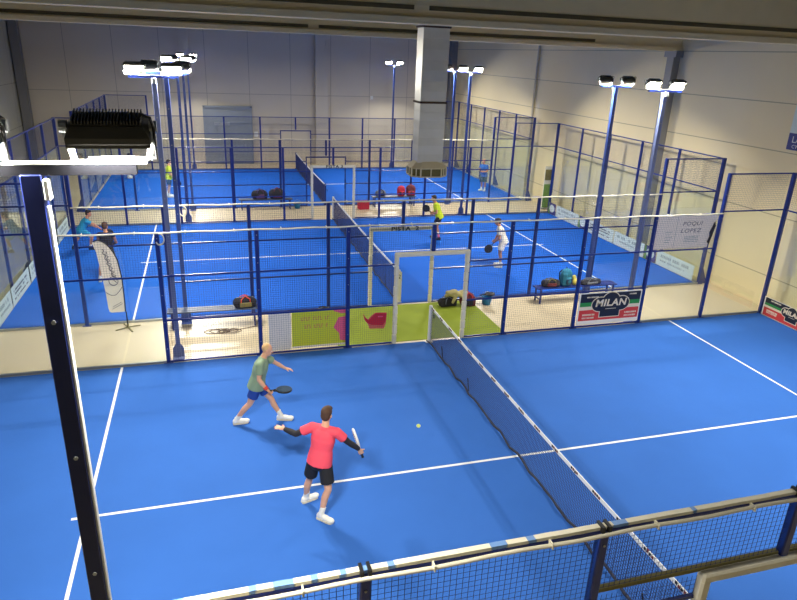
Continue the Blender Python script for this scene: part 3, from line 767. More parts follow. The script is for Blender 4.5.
def remesh(mb, name, mats, voxel, smooth=6, parent=None):
    me = mb.mesh(name, mats); o = bpy.data.objects.new(name, me); COL.objects.link(o)
    r = o.modifiers.new('r', 'REMESH'); r.mode = 'VOXEL'; r.voxel_size = voxel; r.use_smooth_shade = True
    s = o.modifiers.new('s', 'SMOOTH'); s.factor = .5; s.iterations = smooth
    bpy.context.view_layer.update()
    dg = bpy.context.evaluated_depsgraph_get()
    m2 = bpy.data.meshes.new_from_object(o.evaluated_get(dg)); m2.name = name
    bpy.data.objects.remove(o); bpy.data.meshes.remove(me)
    m2.polygons.foreach_set('use_smooth', [True] * len(m2.polygons))
    m2.materials.clear()
    for m in (mats if isinstance(mats, (list, tuple)) else [mats]): m2.materials.append(m)
    return link(name, m2, parent)
def duffel(loc, rz, L, H, D, m, strap, label, cat='bag', pocket=None):
    t = thing('sports_bag', label, cat, loc, rz, 'kit bags in the aisles')
    b = MB(); b.cap((-L / 2 + H * .4, 0, H * .46), (L / 2 - H * .4, 0, H * .44), H * .46, H * .42); b.box((0, 0, H * .25), (L * .86, D * .8, H * .48)); b.ell((.1 * L, 0, H * .6), (L * .3, D * .42, H * .42))
    remesh(b, 'body', m, .018, 3, t)
    b = MB()
    for s in (-1, 1): b.tube([(-L * .2, s * D * .42, H * .35), (-L * .18, s * D * .40, H * .85), (0, s * D * .15, H * 1.08), (L * .18, s * D * .40, H * .85), (L * .2, s * D * .42, H * .35)], .014, 6)
    b.build('handle', strap, t, True)
    b = MB(); b.bar((-L * .36, 0, H * .93), (L * .36, 0, H * .91), .012, .012); b.build('zip', M_GALV, t)
    if pocket: b = MB(); b.bbox((0, -D * .44, H * .34), (L * .5, .05, H * .42), .015); b.build('pocket', pocket, t)
    return t
def backpack(loc, rz, m, m2, label, W=.30, D=.2, H=.44):
    t = thing('backpack', label, 'backpack', loc, rz, 'backpacks in the aisles')
    b = MB(); b.bbox((0, 0, H * .42), (W, D, H * .84), .05); b.ell((0, 0, H * .78), (W * .48, D * .5, H * .24)); b.ell((0, -D * .4, H * .3), (W * .4, D * .35, H * .25))
    remesh(b, 'body', m, .014, 4, t)
    b = MB(); b.bbox((0, -D * .62, H * .3), (W * .7, .04, H * .3), .015); b.build('pocket', m2, t)
    b = MB()
    for s in (-1, 1): b.tube([(s * W * .25, D * .4, H * .9), (s * W * .28, D * .75, H * .7), (s * W * .28, D * .7, H * .35), (s * W * .25, D * .45, H * .12)], .018, 6)
    b.tube([(-.04, .02, H * .98), (0, .02, H * 1.08), (.04, .02, H * .98)], .01, 6); b.build('strap', m2, t, True)
    return t
SEAT = .466
duffel((-4.22, 6.94, SEAT), .1, .58, .27, .30, M_BAGB, M_ORANGE, 'black and olive kit bag with orange straps on the left bench', pocket=M_OLIVE)
duffel((4.36, 6.98, SEAT), -.1, .56, .22, .28, M_BAGB, M_OLIVE, 'black kit bag on the right bench, left of the teal backpack', pocket=M_MAROON)
backpack((4.84, 6.98, SEAT), .25, M_TEAL, M_DTEAL, 'teal blue backpack standing on the right bench', .34, .24, .50)
b = MB(); b.cap((0, 0, .07), (0, .02, .24), .07, .06); b.ell((.03, -.02, .1), (.1, .09, .1)); o = remesh(b, 'towel', M_YEL, .014, 4); o.location = (5.12, 6.98, SEAT - .01); tag(o, 'pale yellow rolled towel on the right bench beside the teal backpack', 'towel')
duffel((5.66, 6.98, SEAT), .1, .74, .15, .28, M_BAGB, M_GREYF, 'flat black racket bag at the right end of the right bench', pocket=M_GREYF)
# heap at the gate of the middle court
duffel((1.30, 7.16, .012), .1, .56, .26, .30, M_BAGB, M_GREYF, 'black bag on the green mat by the gate, left of the maroon one')
duffel((1.88, 7.10, .012), -.1, .46, .36, .34, M_MAROON, M_BAGR, 'maroon bag on the green mat by the gate post', pocket=M_BAGB)
b = MB(); random.seed(8)
for i in range(7): b.ell((random.uniform(-.3, .3), random.uniform(-.07, .1), .04 + random.uniform(-.02, .05)), (.16, .12, .07), Matrix.Rotation(random.uniform(-.6, .6), 3, 'Y'))
b.cap((-.42, -.02, .0), (-.2, 0, .08), .05, .06); b.cap((-.25, -.14, -.16), (-.15, -.1, .03), .04, .06)
o = remesh(b, 'jacket', M_KHAKI, .014, 3); o.location = (1.64, 7.12, .33); tag(o, 'khaki jacket thrown over the bags by the gate', 'jacket')
def bucket(loc, label, r=.15, h=.25, balls=False):
    t = thing('bucket', label, 'bucket', loc, 0, 'blue buckets')
    b = MB(); b.lathe([(r * .78, 0), (r, h), (r * 1.06, h), (r * 1.06, h - .02), (r * .94, h), (r * .75, .015), (.001, .015)], n=24); b.build('tub', M_BUCKET, t, True)
    b = MB(); b.tube([(r * 1.03 * math.cos(a), .2 * r, h - .02 + r * .9 * math.sin(a)) for a in [PI * i / 12 for i in range(13)]], .006, 6); b.build('handle', M_GALV, t, True)
    return t
bucket((2.46, 7.10, 0), 'blue bucket on the floor near the gate, under a black racket')
bucket((-1.18, 19.78, 0), 'blue bucket on the floor before the rear court')
def racket_mesh(parent, m_face, m_rim):
    """long axis +z from the butt at 0, face normal +y"""
    out = []
    for i in range(28):
        a = 2 * PI * i / 28; r = 1.0
        x = .116 * math.sin(a); z = .318 + .126 * math.cos(a) * (1.0 if math.cos(a) > 0 else 1.06); out.append((x, z))
    face = MB(); face.prism(out, lambda u, v, w: (u, -.017 + w, v), .034)
    b = MB(); pts = [(u * 1.01, 0, v) for u, v in out]; b.tube(pts + [pts[0]], .0185, 8, False); b.tube([(-.05, 0, .225), (-.018, 0, .13)], .014, 6); b.tube([(.05, 0, .225), (.018, 0, .13)], .014, 6)
    b.build('rim', m_rim, parent, True)
    b = face; b.m = 1
    for ix in range(-3, 4):
        for iz in range(-3, 4):
            if ix * ix + iz * iz < 11:
                for s in (-1, 1): b.tube([(ix * .028, s * .0165, .335 + iz * .028), (ix * .028, s * .0185, .335 + iz * .028)], .006, 6)
    b.build('face', [m_face, M_BLACK], parent)
    b = MB(); b.tube([(0, 0, 0), (0, 0, .135)], [.019, .016], 10); b.tube([(0, 0, -.004), (0, 0, .012)], .022, 10); b.build('grip', M_BLACK, parent, True)
def racket(pos, axis, normal, label, m_face=M_BAGB, m_rim=M_BLACK):
    t = thing('padel_racket', label, 'racket', group='padel rackets')
    racket_mesh(t, m_face, m_rim)
    z = Vector(axis).normalized(); y = Vector(normal); y = (y - z * y.dot(z)).normalized(); x = y.cross(z)
    m = Matrix((x, y, z)).transposed().to_4x4(); m.translation = Vector(pos)
    t.matrix_world = m
    return t
racket((2.24, 7.08, .29), (1, .1, .02), (0, 0, 1), 'black racket lying across the blue bucket by the gate')
duffel((-2.16, 7.36, 0), .15, .44, .13, .26, M_BAGB, M_BAGB, 'small flat black bag lying by the fence left of the gate', pocket=M_OLIVE)
duffel((-2.80, 19.72, SEAT), .1, .70, .40, .34, M_BAGB, M_PURP, 'black and purple kit bag on the left bench of the rear court', pocket=M_PURP)
duffel((-2.05, 19.74, SEAT), -.1, .70, .44, .34, M_BAGB, M_MAROON, 'dark maroon strapped kit bag on the left bench of the rear court', pocket=M_MAROON)
duffel((2.62, 19.72, SEAT), .1, .50, .30, .28, M_GREYF, M_BAGB, 'grey kit bag on the bench behind the red box', pocket=M_BAGB)
backpack((3.58, 19.7, SEAT), .1, M_BAGR, M_BAGB, 'red backpack on the rear court bench, left of the brown one', .36, .24, .46)
backpack((4.05, 19.72, SEAT), -.1, M_MAROON, M_BAGR, 'brownish backpack on the rear court bench, beside the red one', .42, .26, .50)
t = thing('crate', 'red plastic crate on the floor before the rear court', 'crate', (1.72, 19.3, 0), .1)
b = MB()
for x in (-.22, .22): b.bbox((x, 0, .17), (.02, .34, .34), .006)
for y in (-.16, .16): b.bbox((0, y, .17), (.44, .02, .34), .006)
b.bbox((0, 0, .012), (.44, .34, .022), .005); b.build('body', M_BAGR, t)
b = MB()
for y in (-.175, .175): b.bbox((0, y, .33), (.48, .03, .035), .006)
for x in (-.235, .235): b.bbox((x, 0, .33), (.03, .36, .035), .006)
b.build('rim', M_BAGR, t)
# loose cable coil on the floor
b = MB(); random.seed(12)
pts = []
for i in range(90):
    a = i * .42; r = .13 + .10 * math.sin(i * .11) + .05 * math.sin(i * .37); pts.append((-.30 + .42 * math.sin(i * .028) + r * 1.3 * math.cos(a), r * .62 * math.sin(a), .012 + .006 * (i % 3)))
pts += [(.5, .1, .012), (.75, .16, .012), (.95, .2, .012)]
b.tube(pts, .009, 6); o = b.build('cable', M_CABLE, None, True); o.location = (-4.75, 6.52, 0); tag(o, 'tangled brown cable on the aisle floor in front of the left bench', 'cable')
# balls
def ball(loc, label, r=.034):
    t = thing('padel_ball', label, 'ball', loc, 0, 'yellow balls')
    b = MB(); b.ell((0, 0, 0), r, nu=20, nv=14); b.build('felt', M_BALL, t, True)
    b = MB(); pts = []
    for i in range(49):
        a = 2 * PI * i / 48; th = .45 * math.cos(2 * a); pts.append((r * 1.005 * math.cos(a) * math.cos(th), r * 1.005 * math.sin(a) * math.cos(th), r * 1.005 * math.sin(th)))
    b.tube(pts, .0016, 5, False); b.build('seam', M_WHITE, t, True)
ball((-1.77, .3, .68), 'yellow ball flying over the front court between the red player and the net')
ball((1.06, 7.2, .046), 'yellow ball lying on the green mat by the gate')

# ------------------------------------------------------------------ people
CAMP = Vector((-4.918917, -8.638592, 6.514445))
def frustum(b, p, q, r1, r2, n=16): b.tube([p, q], [r1, r2], n)
def hand(b, wrist, tip_dir, palm_n, s=1.0, grip=False, thumb_side=1):
    """palm with five fingers; palm_n points out of the palm"""
    w = Vector(wrist); d = Vector(tip_dir).normalized(); n = Vector(palm_n); n = (n - d * n.dot(d)).normalized(); sd = d.cross(n) * thumb_side
    pc = w + d * .05 * s
    R = Matrix((sd, d, n)).transposed()
    b.ell(pc, (.040 * s, .055 * s, .018 * s), R)
    b.cap(w - d * .02 * s, w + d * .03 * s, .026 * s, .026 * s, 10)
    for i, L in enumerate((.072, .082, .076, .058)):
        off = (.031 - i * .0215) * s
        base = pc + d * .040 * s + sd * off
        spread = sd * (.30 - i * .2) * .5
        if grip:
            p1 = base + (d * .55 + n * .6) * L * .45 * s; p2 = p1 + (n * .75 - d * .35) * L * .4 * s; p3 = p2 + (-d * .9 + n * -.1) * L * .3 * s
        else:
            p1 = base + (d + spread + n * .1).normalized() * L * .45 * s; p2 = p1 + (d + spread + n * .3).normalized() * L * .32 * s; p3 = p2 + (d + spread + n * .5).normalized() * L * .25 * s
        b.cap(base, p1, .0095 * s, .009 * s, 8); b.cap(p1, p2, .009 * s, .0085 * s, 8); b.cap(p2, p3, .0085 * s, .0075 * s, 8)
    tb = pc - d * .025 * s + sd * .034 * s
    t1 = tb + (sd * .8 + d * .55 + n * .3).normalized() * .036 * s; t2 = t1 + ((n * .8 + d * .5) if grip else (sd * .4 + d * .9 + n * .2)).normalized() * .03 * s
    b.cap(tb, t1, .0125 * s, .0105 * s, 8); b.cap(t1, t2, .0105 * s, .009 * s, 8)

def person(label, loc, J, face, outfit, vox=.009, s=1.0, rz=None, grips=('R',), headtilt=0.0):
    """J: joints in a local frame (x right of the view, y away, z up). face: direction the head looks."""
    J = {k: Vector(v) for k, v in J.items()}
    az = math.atan2(loc[0] - CAMP.x, loc[1] - CAMP.y) if rz is None else -rz
    skin = outfit['skin']
    fd = Vector(face).normalized()
    neck, head, pel = J['neck'], J['head'], J['pelvis']
    spine = (neck - pel); sp = spine.normalized()
    lat = (J['shR'] - J['shL']); lat = (lat - sp * lat.dot(sp)).normalized()
    fwd = sp.cross(lat) * -1.0
    if fwd.dot(Vector((fd.x, fd.y, 0))) < 0: fwd = -fwd
    hlat = (J['hipR'] - J['hipL']).normalized()
    # --- body
    b = MB()
    up = (Vector((0, 0, 1)) + sp * .5).normalized(); fdh = fd; hx = fdh.cross(up).normalized(); hu = hx.cross(fdh).normalized()
    RH = Matrix((hx, fdh, hu)).transposed()
    def HP(x, y, z): return head + RH @ Vector((x, y, z)) * s
    b.ell(HP(0, -.008, .03), (.074 * s, .094 * s, .092 * s), RH); b.ell(HP(0, .022, -.045), (.056 * s, .062 * s, .070 * s), RH)
    b.ell(HP(0, .040, -.092), (.030 * s, .030 * s, .024 * s), RH)
    b.cap(HP(0, .085, .012), HP(0, .104, -.022), .009 * s, .014 * s, 8); b.ell(HP(0, .08, -.062), (.024 * s, .014 * s, .010 * s), RH)
    for sx in (-1, 1):
        b.ell(HP(sx * .075, -.01, -.008), (.010 * s, .018 * s, .030 * s), RH); b.ell(HP(sx * .033, .066, .022), (.022 * s, .016 * s, .010 * s), RH)
        b.ell(HP(sx * .036, .058, -.03), (.02 * s, .02 * s, .02 * s), RH)
    b.cap(neck - sp * .04 * s, head - RH @ Vector((0, .015, .07)) * s, .060 * s, .052 * s)
    shm = (J['shL'] + J['shR']) / 2
    b.cap(J['shL'], J['shR'], .058 * s, .058 * s); b.cap(shm, neck, .085 * s, .06 * s)
    for f, w, dp in ((.12, .145, .100), (.35, .130, .092), (.55, .140, .098), (.75, .158, .108)):
        c = pel + (shm - pel) * f; R = Matrix((lat, fwd, sp)).transposed(); b.ell(c, (w * s, dp * s, .15 * s), R)
    b.ell(pel - sp * .02, (.155 * s, .115 * s, .12 * s), Matrix((hlat, fwd, sp)).transposed())
    for S in 'LR':
        sh, el, wr, ha = J['sh' + S], J['el' + S], J['wr' + S], J['ha' + S]
        b.cap(sh, sh + (el - sh) * .35, .056 * s, .052 * s); b.cap(sh + (el - sh) * .3, el, .052 * s, .039 * s); b.cap(el, el + (wr - el) * .35, .040 * s, .041 * s); b.cap(el + (wr - el) * .35, wr, .041 * s, .027 * s)
        pn = J.get('pn' + S, Vector((0, 0, -1)))
        hand(b, wr, ha - wr, pn, s, S in grips, 1 if S == 'R' else -1)
        hp, kn, an, to = J['hip' + S], J['kn' + S], J['an' + S], J['to' + S]
        b.cap(hp, hp + (kn - hp) * .4, .092 * s, .080 * s); b.cap(hp + (kn - hp) * .4, kn, .080 * s, .054 * s)
        back = (hp + an) / 2 - kn; back = -back if back.length < 1e-6 else back
        kf = Vector((to.x - an.x, to.y - an.y, 0)).normalized()
        calf = kn + (an - kn) * .33 - kf * .016 * s
        b.cap(kn, calf, .053 * s, .056 * s); b.cap(calf, an, .056 * s, .035 * s)
        hl = Vector((an.x, an.y, an.z - .05)) - kf * .05
        b.cap(an, Vector((an.x, an.y, max(.045, an.z - .04))) + kf * .02, .035 * s, .036 * s); b.cap(Vector((an.x, an.y, max(.045, an.z - .05))) + kf * .02, Vector((to.x, to.y, .042)) - kf * .05, .036 * s, .03 * s)
    body = remesh(b, 'person', skin, vox, 4)
    body.location = (loc[0], loc[1], .012); body.rotation_euler = (0, 0, -az)
    tag(body, label, 'person')
    # --- face
    for sx in (-1, 1):
        e = MB(); e.ell(HP(sx * .031, .079, .008), (.0135 * s, .008 * s, .008 * s), RH, 12, 8); eo = e.build('eye', M_EYE, body, True)
        e = MB(); e.ell(HP(sx * .031, .0855, .008), (.006 * s, .003 * s, .006 * s), RH, 10, 6); e.build('iris', M_IRIS, eo, True)
        e = MB(); e.cap(HP(sx * .018, .084, .030), HP(sx * .047, .072, .030), .005 * s, .004 * s, 6); e.build('eyebrow', outfit['hair'], body, True)
    e = MB(); e.ell(HP(0, .089, -.062), (.021 * s, .006 * s, .006 * s), RH, 12, 8); e.build('mouth', M_LIP, body, True)
    # --- hair
    h = MB()
    if outfit.get('short'):
        h.ell(HP(0, -.026, .042), (.076 * s, .082 * s, .086 * s), RH)
    else:
        h.ell(HP(0, -.022, .045), (.082 * s, .092 * s, .092 * s), RH); h.ell(HP(0, -.05, .0), (.074 * s, .062 * s, .085 * s), RH); h.ell(HP(0, .045, .085), (.062 * s, .045 * s, .035 * s), RH)
    remesh(h, 'hair', outfit['hair'], .008, 3, body)
    if outfit.get('cap'):
        c = MB(); c.ell(HP(0, -.012, .055), (.088 * s, .108 * s, .082 * s), RH); remesh(c, 'cap', outfit['cap'], .010, 3, body)
    # --- shirt
    c = MB(); R = Matrix((lat, fwd, sp)).transposed()
    hem = pel - sp * (outfit.get('hem', .09) * s)
    def ring(center, w, dp, n=24): return [center + R @ Vector((w * math.cos(2 * PI * i / n), dp * math.sin(2 * PI * i / n), 0)) * s for i in range(n)]
    rings = [ring(hem, .196, .162), ring(pel + (shm - pel) * .12, .188, .150), ring(pel + (shm - pel) * .4, .168, .130), ring(pel + (shm - pel) * .7, .186, .138), ring(pel + (shm - pel) * .93, .172, .118)]
    vs = [p for r in rings for p in r]; n = 24; fs = [tuple(range(n - 1, -1, -1)), tuple(range(4 * n, 5 * n))]
    for k in range(4):
        for i in range(n): fs.append((k * n + i, k * n + (i + 1) % n, k * n + n + (i + 1) % n, k * n + n + i))
    c.add(vs, fs)
    c.ell(pel + (shm - pel) * .80, (.180 * s, .134 * s, .15 * s), R)
    c.cap(J['shL'], J['shR'], .074 * s, .074 * s); c.cap(shm, neck - sp * .045 * s, .098 * s, .074 * s)
    if not outfit.get('tank'):
        for S in 'LR':
            sh, el = J['sh' + S], J['el' + S]; c.ell(sh, .076 * s); frustum(c, sh, sh + (el - sh) * .62, .074 * s, .072 * s)
    remesh(c, 'shirt', outfit['shirt'], vox + .001, 3, body)
    if outfit.get('stripe'):
        q = MB(); p0 = pel + (shm - pel) * .2; 
        q.tube([J['shL'] + fwd * .10 * s + sp * .0, shm * .5 + pel * .5 + fwd * .135 * s, pel + lat * .15 * s + fwd * .07 * s], .02 * s, 6); q.build('sash', M_BLACK, body, True)
    # --- shorts
    c = MB(); Rh = Matrix((hlat, fwd, sp)).transposed()
    c.ell(pel - sp * .05 * s, (.166 * s, .124 * s, .125 * s), Rh)
    ln = outfit.get('shorts_len', .72)
    for S in 'LR':
        hp, kn = J['hip' + S], J['kn' + S]
        c.ell(hp, .099 * s); frustum(c, hp, hp + (kn - hp) * ln, .103 * s, .104 * s)
    remesh(c, 'shorts', outfit['shorts'], vox + .001, 3, body)
    # --- socks and shoes
    for S in 'LR':
        kn, an, to = J['kn' + S], J['an' + S], J['to' + S]
        kf = Vector((to.x - an.x, to.y - an.y, 0)).normalized(); sd = Vector((-kf.y, kf.x, 0))
        lift = max(0.0, an.z - .10)
        c = MB(); frustum(c, an + (kn - an) * .30, an, .046 * s, .043 * s); frustum(c, an, Vector((an.x, an.y, an.z - .04)), .043 * s, .045 * s); remesh(c, 'sock', outfit.get('sock', M_SHOE), .009, 2, body)
        base = Vector((an.x, an.y, lift)); toe = Vector((to.x, to.y, lift * .3))
        ax = (toe - base); L = ax.length; heel = base - kf * .075 * s
        c = MB()
        Rf = Matrix((kf, sd, Vector((0, 0, 1)))).transposed()
        mid = heel + (toe - heel) * .5
        c.ell(heel + kf * .05 + Vector((0, 0, .055)), (.055 * s, .043 * s, .055 * s), Rf); c.ell(mid + Vector((0, 0, .05)), (.10 * s, .047 * s, .048 * s), Rf); c.ell(toe - kf * .06 + Vector((0, 0, .042)), (.075 * s, .050 * s, .040 * s), Rf)
        c.cap(base + Vector((0, 0, .07)), base + Vector((0, 0, .105)), .05 * s, .047 * s)
        so = remesh(c, 'shoe', outfit.get('shoe', M_SHOE), .009, 3, body)
        c = MB(); pl = [(-.0, -.03), (.02, -.042), (.12, -.046), (.2, -.052), (.27, -.045), (.30, 0), (.27, .045), (.2, .052), (.12, .046), (.02, .042), (0, .03)]
        k = (toe - heel).length / .30
        zf = lambda u: heel.z + (toe.z - heel.z) * u / .30
        c.prism(pl, lambda u, v, w: heel + Vector((kf.x, kf.y, 0)) * u * k + sd * v * s + Vector((0, 0, zf(u) - heel.z + w)), .022); c.build('sole', M_SOLE if outfit.get('shoe') is None else outfit['shoe'], so)
    # --- extras
    for S in 'LR':
        el, wr, sh = J['el' + S], J['wr' + S], J['sh' + S]
        if S in outfit.get('sleeves', ''):
            c = MB(); c.cap(sh + (el - sh) * .55, el, .052 * s, .046 * s); c.cap(el, el + (wr - el) * .35, .046 * s, .047 * s); c.tube([el + (wr - el) * .35, el + (wr - el) * .97], [.047 * s, .034 * s], 14)
            remesh(c, 'arm_sleeve', M_BSLEEVE, .008, 3, body)
        if S in outfit.get('wristband', ''):
            c = MB(); c.tube([el + (wr - el) * .70, el + (wr - el) * .97], [.040 * s, .036 * s], 14); c.build('wristband', M_WRIST, body, True)
    return body, Matrix.Translation((loc[0], loc[1], .012)) @ Matrix.Rotation(-az, 4, 'Z')
def hold(M, pos, axis, normal, label, **k):
    R = M.to_3x3(); return racket(M @ Vector(pos), R @ Vector(axis), R @ Vector(normal), label, **k)

# red shirt, front court
_, M = person('person in a coral red shirt and black shorts seen from behind, arms spread', (-3.62, -.62), dict(
    pelvis=(.02, -.04, .93), neck=(.105, .02, 1.46), head=(.125, .06, 1.625), shL=(-.085, .12, 1.385), shR=(.265, -.05, 1.385),
    elL=(-.325, .17, 1.245), wrL=(-.505, .32, 1.245), haL=(-.66, .40, 1.25), elR=(.43, -.02, 1.20), wrR=(.60, .04, 1.03), haR=(.645, .05, .92), pnR=(-.1, .9, .2), pnL=(0, .3, -1),
    hipL=(-.07, .02, .86), hipR=(.10, -.07, .86), knL=(-.135, .12, .48), knR=(.14, -.17, .49), anL=(-.195, .215, .10), anR=(.035, -.21, .10), toL=(-.01, .32, 0), toR=(.21, -.33, 0)),
    (.45, .88, -.12), dict(skin=M_SKIN, hair=M_HBROWN, shirt=M_CORAL, shorts=M_BSHORT, sleeves='LR', shorts_len=.72, hem=.06), .0075)
hold(M, (.66, .07, .86), (-.30, .50, .74), (.95, .2, .30), 'white edged racket in the right hand of the red shirted player', m_face=M_BANG, m_rim=M_WHITE)
# green shirt, front court
_, M = person('person in a sage green shirt and blue shorts striding to the right with a racket', (-4.24, 2.07), dict(
    pelvis=(-.07, 0, .80), neck=(.075, 0, 1.335), head=(.145, .0, 1.485), shR=(.0, -.185, 1.275), shL=(.10, .175, 1.275),
    elR=(-.02, -.235, 1.02), wrR=(.115, -.28, .835), haR=(.18, -.295, .775), elL=(.30, .27, 1.08), wrL=(.46, .30, .955), haL=(.55, .31, .92), pnR=(.3, 0, .9), pnL=(0, 0, -1),
    hipR=(-.09, -.09, .765), hipL=(-.03, .09, .765), knR=(-.20, -.07, .46), knL=(.19, .09, .44), anR=(-.45, .02, .11), anL=(.35, .06, .10), toR=(-.23, .06, 0), toL=(.58, .02, 0)),
    (.95, .0, -.25), dict(skin=M_SKIN, hair=M_HFAIR, hem=.05, shirt=M_SAGE, shorts=M_BLUESH, short=True, wristband='R', shorts_len=.55), .0075, 1.0)
hold(M, (.10, -.28, .81), (.95, .10, -.04), (.05, .0, 1), 'dark patterned racket held low by the green shirted player', m_face=M_DTEAL, m_rim=M_BLACK)
# middle court
_, M = person('person in a neon yellow shirt and black shorts leaning forward behind the net', (3.31, 13.9), dict(
    pelvis=(.07, 0, .90), neck=(-.10, 0, 1.40), head=(-.17, 0, 1.555), shL=(-.06, -.17, 1.33), shR=(-.10, .17, 1.33), elL=(-.03, -.24, 1.07), elR=(-.10, .22, 1.07), wrL=(-.19, -.10, .99), wrR=(-.20, .04, 1.0), haL=(-.27, -.05, .98), haR=(-.27, .0, 1.02), pnL=(0, 1, 0), pnR=(0, -1, 0),
    hipL=(.06, -.09, .87), hipR=(.07, .09, .87), knL=(.0, -.12, .50), knR=(-.06, .16, .50), anL=(.10, -.10, .10), anR=(-.05, .20, .10), toL=(-.08, -.14, 0), toR=(-.24, .2, 0)),
    (-.98, -.1, -.1), dict(skin=M_SKIN2, hair=M_HDARK, shirt=M_NEON, shorts=M_BSHORT, shoe=M_SHOED, sock=M_PINK), .011, grips=('L', 'R'))
hold(M, (-.19, -.04, .99), (-.72, -.1, .55), (-.05, -1, .1), 'dark racket held up by the yellow shirted player')
_, M = person('person in white shirt, cream shorts and dark cap waiting at the middle court line', (4.25, 10.3), dict(
    pelvis=(.11, 0, .90), neck=(-.055, 0, 1.37), head=(-.13, 0, 1.515), shL=(-.03, -.17, 1.31), shR=(-.06, .17, 1.31), elL=(-.03, -.24, 1.03), elR=(-.08, .20, 1.05), wrL=(-.16, -.12, .87), wrR=(-.17, .02, .90), haL=(-.22, -.06, .82), haR=(-.23, .0, .85), pnL=(0, 1, 0), pnR=(0, -1, 0),
    hipL=(.10, -.09, .86), hipR=(.10, .09, .86), knL=(.03, -.12, .50), knR=(.02, .14, .50), anL=(.08, -.11, .10), anR=(.07, .17, .10), toL=(-.13, -.14, 0), toR=(-.14, .15, 0)),
    (-.97, -.1, -.2), dict(skin=M_SKIN2, hair=M_HDARK, shirt=M_WSHIRT, shorts=M_WSHIRT, cap=M_BAGB), .011, grips=('L', 'R'))
hold(M, (-.17, -.06, .86), (-.55, -.1, -.75), (-.2, -1, .2), 'dark round racket held low by the player in white')
_, M = person('person in a turquoise shirt lunging at the far left of the middle court', (-9.1, 14.35), dict(
    pelvis=(.03, 0, .70), neck=(.24, -.02, 1.07), head=(.31, -.02, 1.225), shR=(.20, -.18, 1.0), shL=(.20, .16, 1.0), elR=(.42, -.17, .88), wrR=(.57, -.13, .74), haR=(.64, -.11, .69), elL=(.30, .26, .80), wrL=(.46, .22, .70), haL=(.53, .2, .68),
    hipR=(.05, -.09, .67), hipL=(.01, .09, .67), knR=(.32, -.10, .42), knL=(-.12, .11, .36), anR=(.24, -.07, .10), anL=(-.26, .13, .11), toR=(.46, -.1, 0), toL=(-.07, .15, 0)),
    (.95, -.15, -.15), dict(skin=M_SKIN2, hair=M_HDARK, shirt=M_TURQ, shorts=M_TURQ, stripe=True, shoe=M_SHOED), .011, .95)
hold(M, (.60, -.12, .70), (.75, .1, -.5), (0, -1, .2), 'racket in the hand of the turquoise shirted player')
_, M = person('person in a black sleeveless top half hidden behind the white feather flag', (-7.85, 10.9), dict(
    pelvis=(-.0, 0, .92), neck=(.03, 0, 1.47), head=(.03, .02, 1.635), shL=(-.15, .06, 1.39), shR=(.20, -.06, 1.39), elL=(-.22, .18, 1.13), elR=(.27, .08, 1.12), wrL=(-.10, .36, 1.02), wrR=(.16, .30, 1.0), haL=(-.02, .42, 1.0), haR=(.08, .38, .98),
    hipL=(-.10, .02, .88), hipR=(.09, -.02, .88), knL=(-.20, .06, .50), knR=(.15, .04, .50), anL=(-.27, .02, .10), anR=(.20, -.05, .10), toL=(-.25, .22, 0), toR=(.26, .15, 0)),
    (.35, .9, -.1), dict(skin=M_SKIN2, hair=M_HBROWN, shirt=M_BSHORT, shorts=M_BSHORT, tank=True), .011)
hold(M, (.14, .33, .98), (-.3, .5, .7), (.8, .3, 0), 'racket held in front by the player behind the feather flag')
# rear court
person('person in a blue shirt and long slate shorts by the rear right glass', (8.95, 22.7), dict(
    pelvis=(.02, 0, .84), neck=(-.02, 0, 1.38), head=(-.05, -.02, 1.525), shL=(.14, -.06, 1.30), shR=(-.18, .04, 1.30), elL=(.18, -.14, 1.05), elR=(-.24, -.06, 1.08), wrL=(-.02, -.25, 1.02), wrR=(-.20, -.26, 1.16), haL=(-.10, -.27, 1.04), haR=(-.22, -.33, 1.2), pnL=(0, 1, 0), pnR=(1, 0, 0),
    hipL=(.10, 0, .81), hipR=(-.08, 0, .81), knL=(.10, -.05, .46), knR=(-.08, -.04, .46), anL=(.11, 0, .10), anR=(-.06, .02, .10), toL=(.06, -.2, 0), toR=(-.22, -.12, 0)),
    (-.8, -.6, -.1), dict(skin=M_SKIN2, hair=M_HFAIR, shirt=M_PBLUE, shorts=M_SLATE, short=True, shorts_len=.98), .012, grips=())
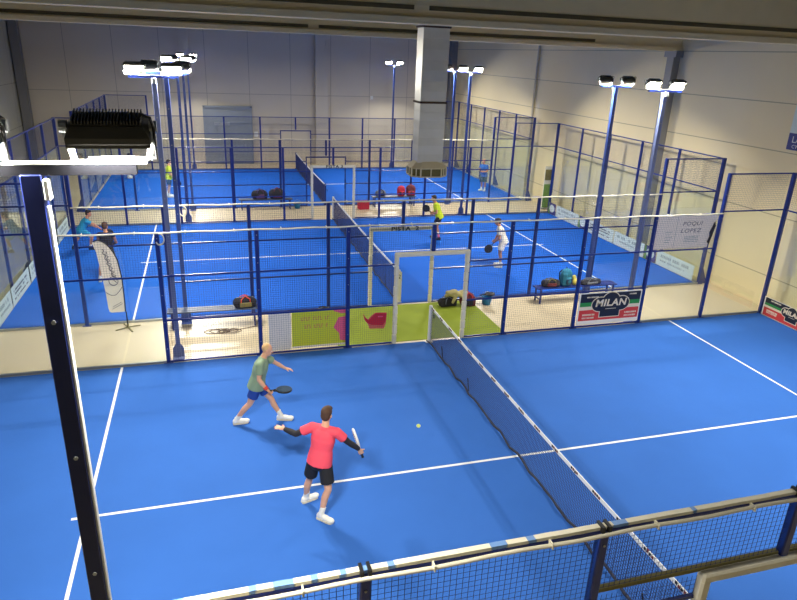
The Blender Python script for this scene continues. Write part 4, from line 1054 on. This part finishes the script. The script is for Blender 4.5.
_, M = person('person in a neon vest seen between the left floodlight poles on the rear court', (-6.68, 22.7), dict(
    pelvis=(.05, 0, .90), neck=(.09, 0, 1.42), head=(.10, 0, 1.57), shL=(.06, .17, 1.35), shR=(.09, -.17, 1.35), elL=(.12, .24, 1.08), elR=(.13, -.24, 1.08), wrL=(.26, .1, .98), wrR=(.28, -.14, .92), haL=(.33, .08, .98), haR=(.35, -.1, .88),
    hipL=(.04, .09, .86), hipR=(.05, -.09, .86), knL=(.06, .12, .48), knR=(.02, -.12, .48), anL=(.0, .13, .10), anR=(-.0, -.12, .10), toL=(.2, .15, 0), toR=(.2, -.14, 0)),
    (.98, -.1, -.1), dict(skin=M_SKIN, hair=M_HDARK, shirt=M_NEON, shorts=M_SLATE), .012)
hold(M, (.30, -.12, .92), (.35, 0, -.75), (0, -1, .2), 'dark racket held by the player in the neon vest')
person('person in navy shirt and pale red shorts crouching far off in the rear left corner', (-8.95, 27.7), dict(
    pelvis=(.03, 0, .56), neck=(.16, 0, 1.0), head=(.22, 0, 1.14), shL=(.12, .17, .94), shR=(.13, -.17, .94), elL=(.22, .22, .70), elR=(.24, -.22, .70), wrL=(.38, .1, .66), wrR=(.38, -.1, .66), haL=(.45, .05, .66), haR=(.45, -.05, .66),
    hipL=(.02, .1, .54), hipR=(.02, -.1, .54), knL=(.26, .13, .42), knR=(.26, -.13, .42), anL=(.08, .15, .10), anR=(.08, -.15, .10), toL=(.30, .17, 0), toR=(.3, -.17, 0)),
    (.98, -.1, 0), dict(skin=M_SKIN, hair=M_HDARK, shirt=M_DTEAL, shorts=M_PALERED), .012, grips=())

# ------------------------------------------------------------------ world, camera
w = bpy.data.worlds.new('World'); scene.world = w; w.use_nodes = True
w.node_tree.nodes['Background'].inputs[0].default_value = (.5, .55, .65, 1); w.node_tree.nodes['Background'].inputs[1].default_value = 0.02
cam = bpy.data.cameras.new('Camera'); co = bpy.data.objects.new('Camera', cam); COL.objects.link(co)
R = Vector((.960395, -.276104, .037513)); U = Vector((.064034, .349726, .934661)); F = Vector((.271183, .895242, -.353555))
m = Matrix((R, U, -F)).transposed().to_4x4(); m.translation = CAMP
co.matrix_world = m
cam.sensor_fit = 'HORIZONTAL'; cam.sensor_width = 36.0; cam.lens = 646.7044 * 36.0 / 797.0; cam.clip_start = .05; cam.clip_end = 200
scene.camera = co
scene.view_settings.view_transform = 'Standard'; scene.view_settings.look = 'None'
scene.view_settings.gamma = 1.0; scene.view_settings.exposure = 0.6; scene.view_settings.use_curve_mapping = False
scene.cycles.use_denoising = True
scene.cycles.max_bounces = 8; scene.cycles.transparent_max_bounces = 24; scene.cycles.diffuse_bounces = 4
scene.cycles.caustics_reflective = False; scene.cycles.caustics_refractive = False
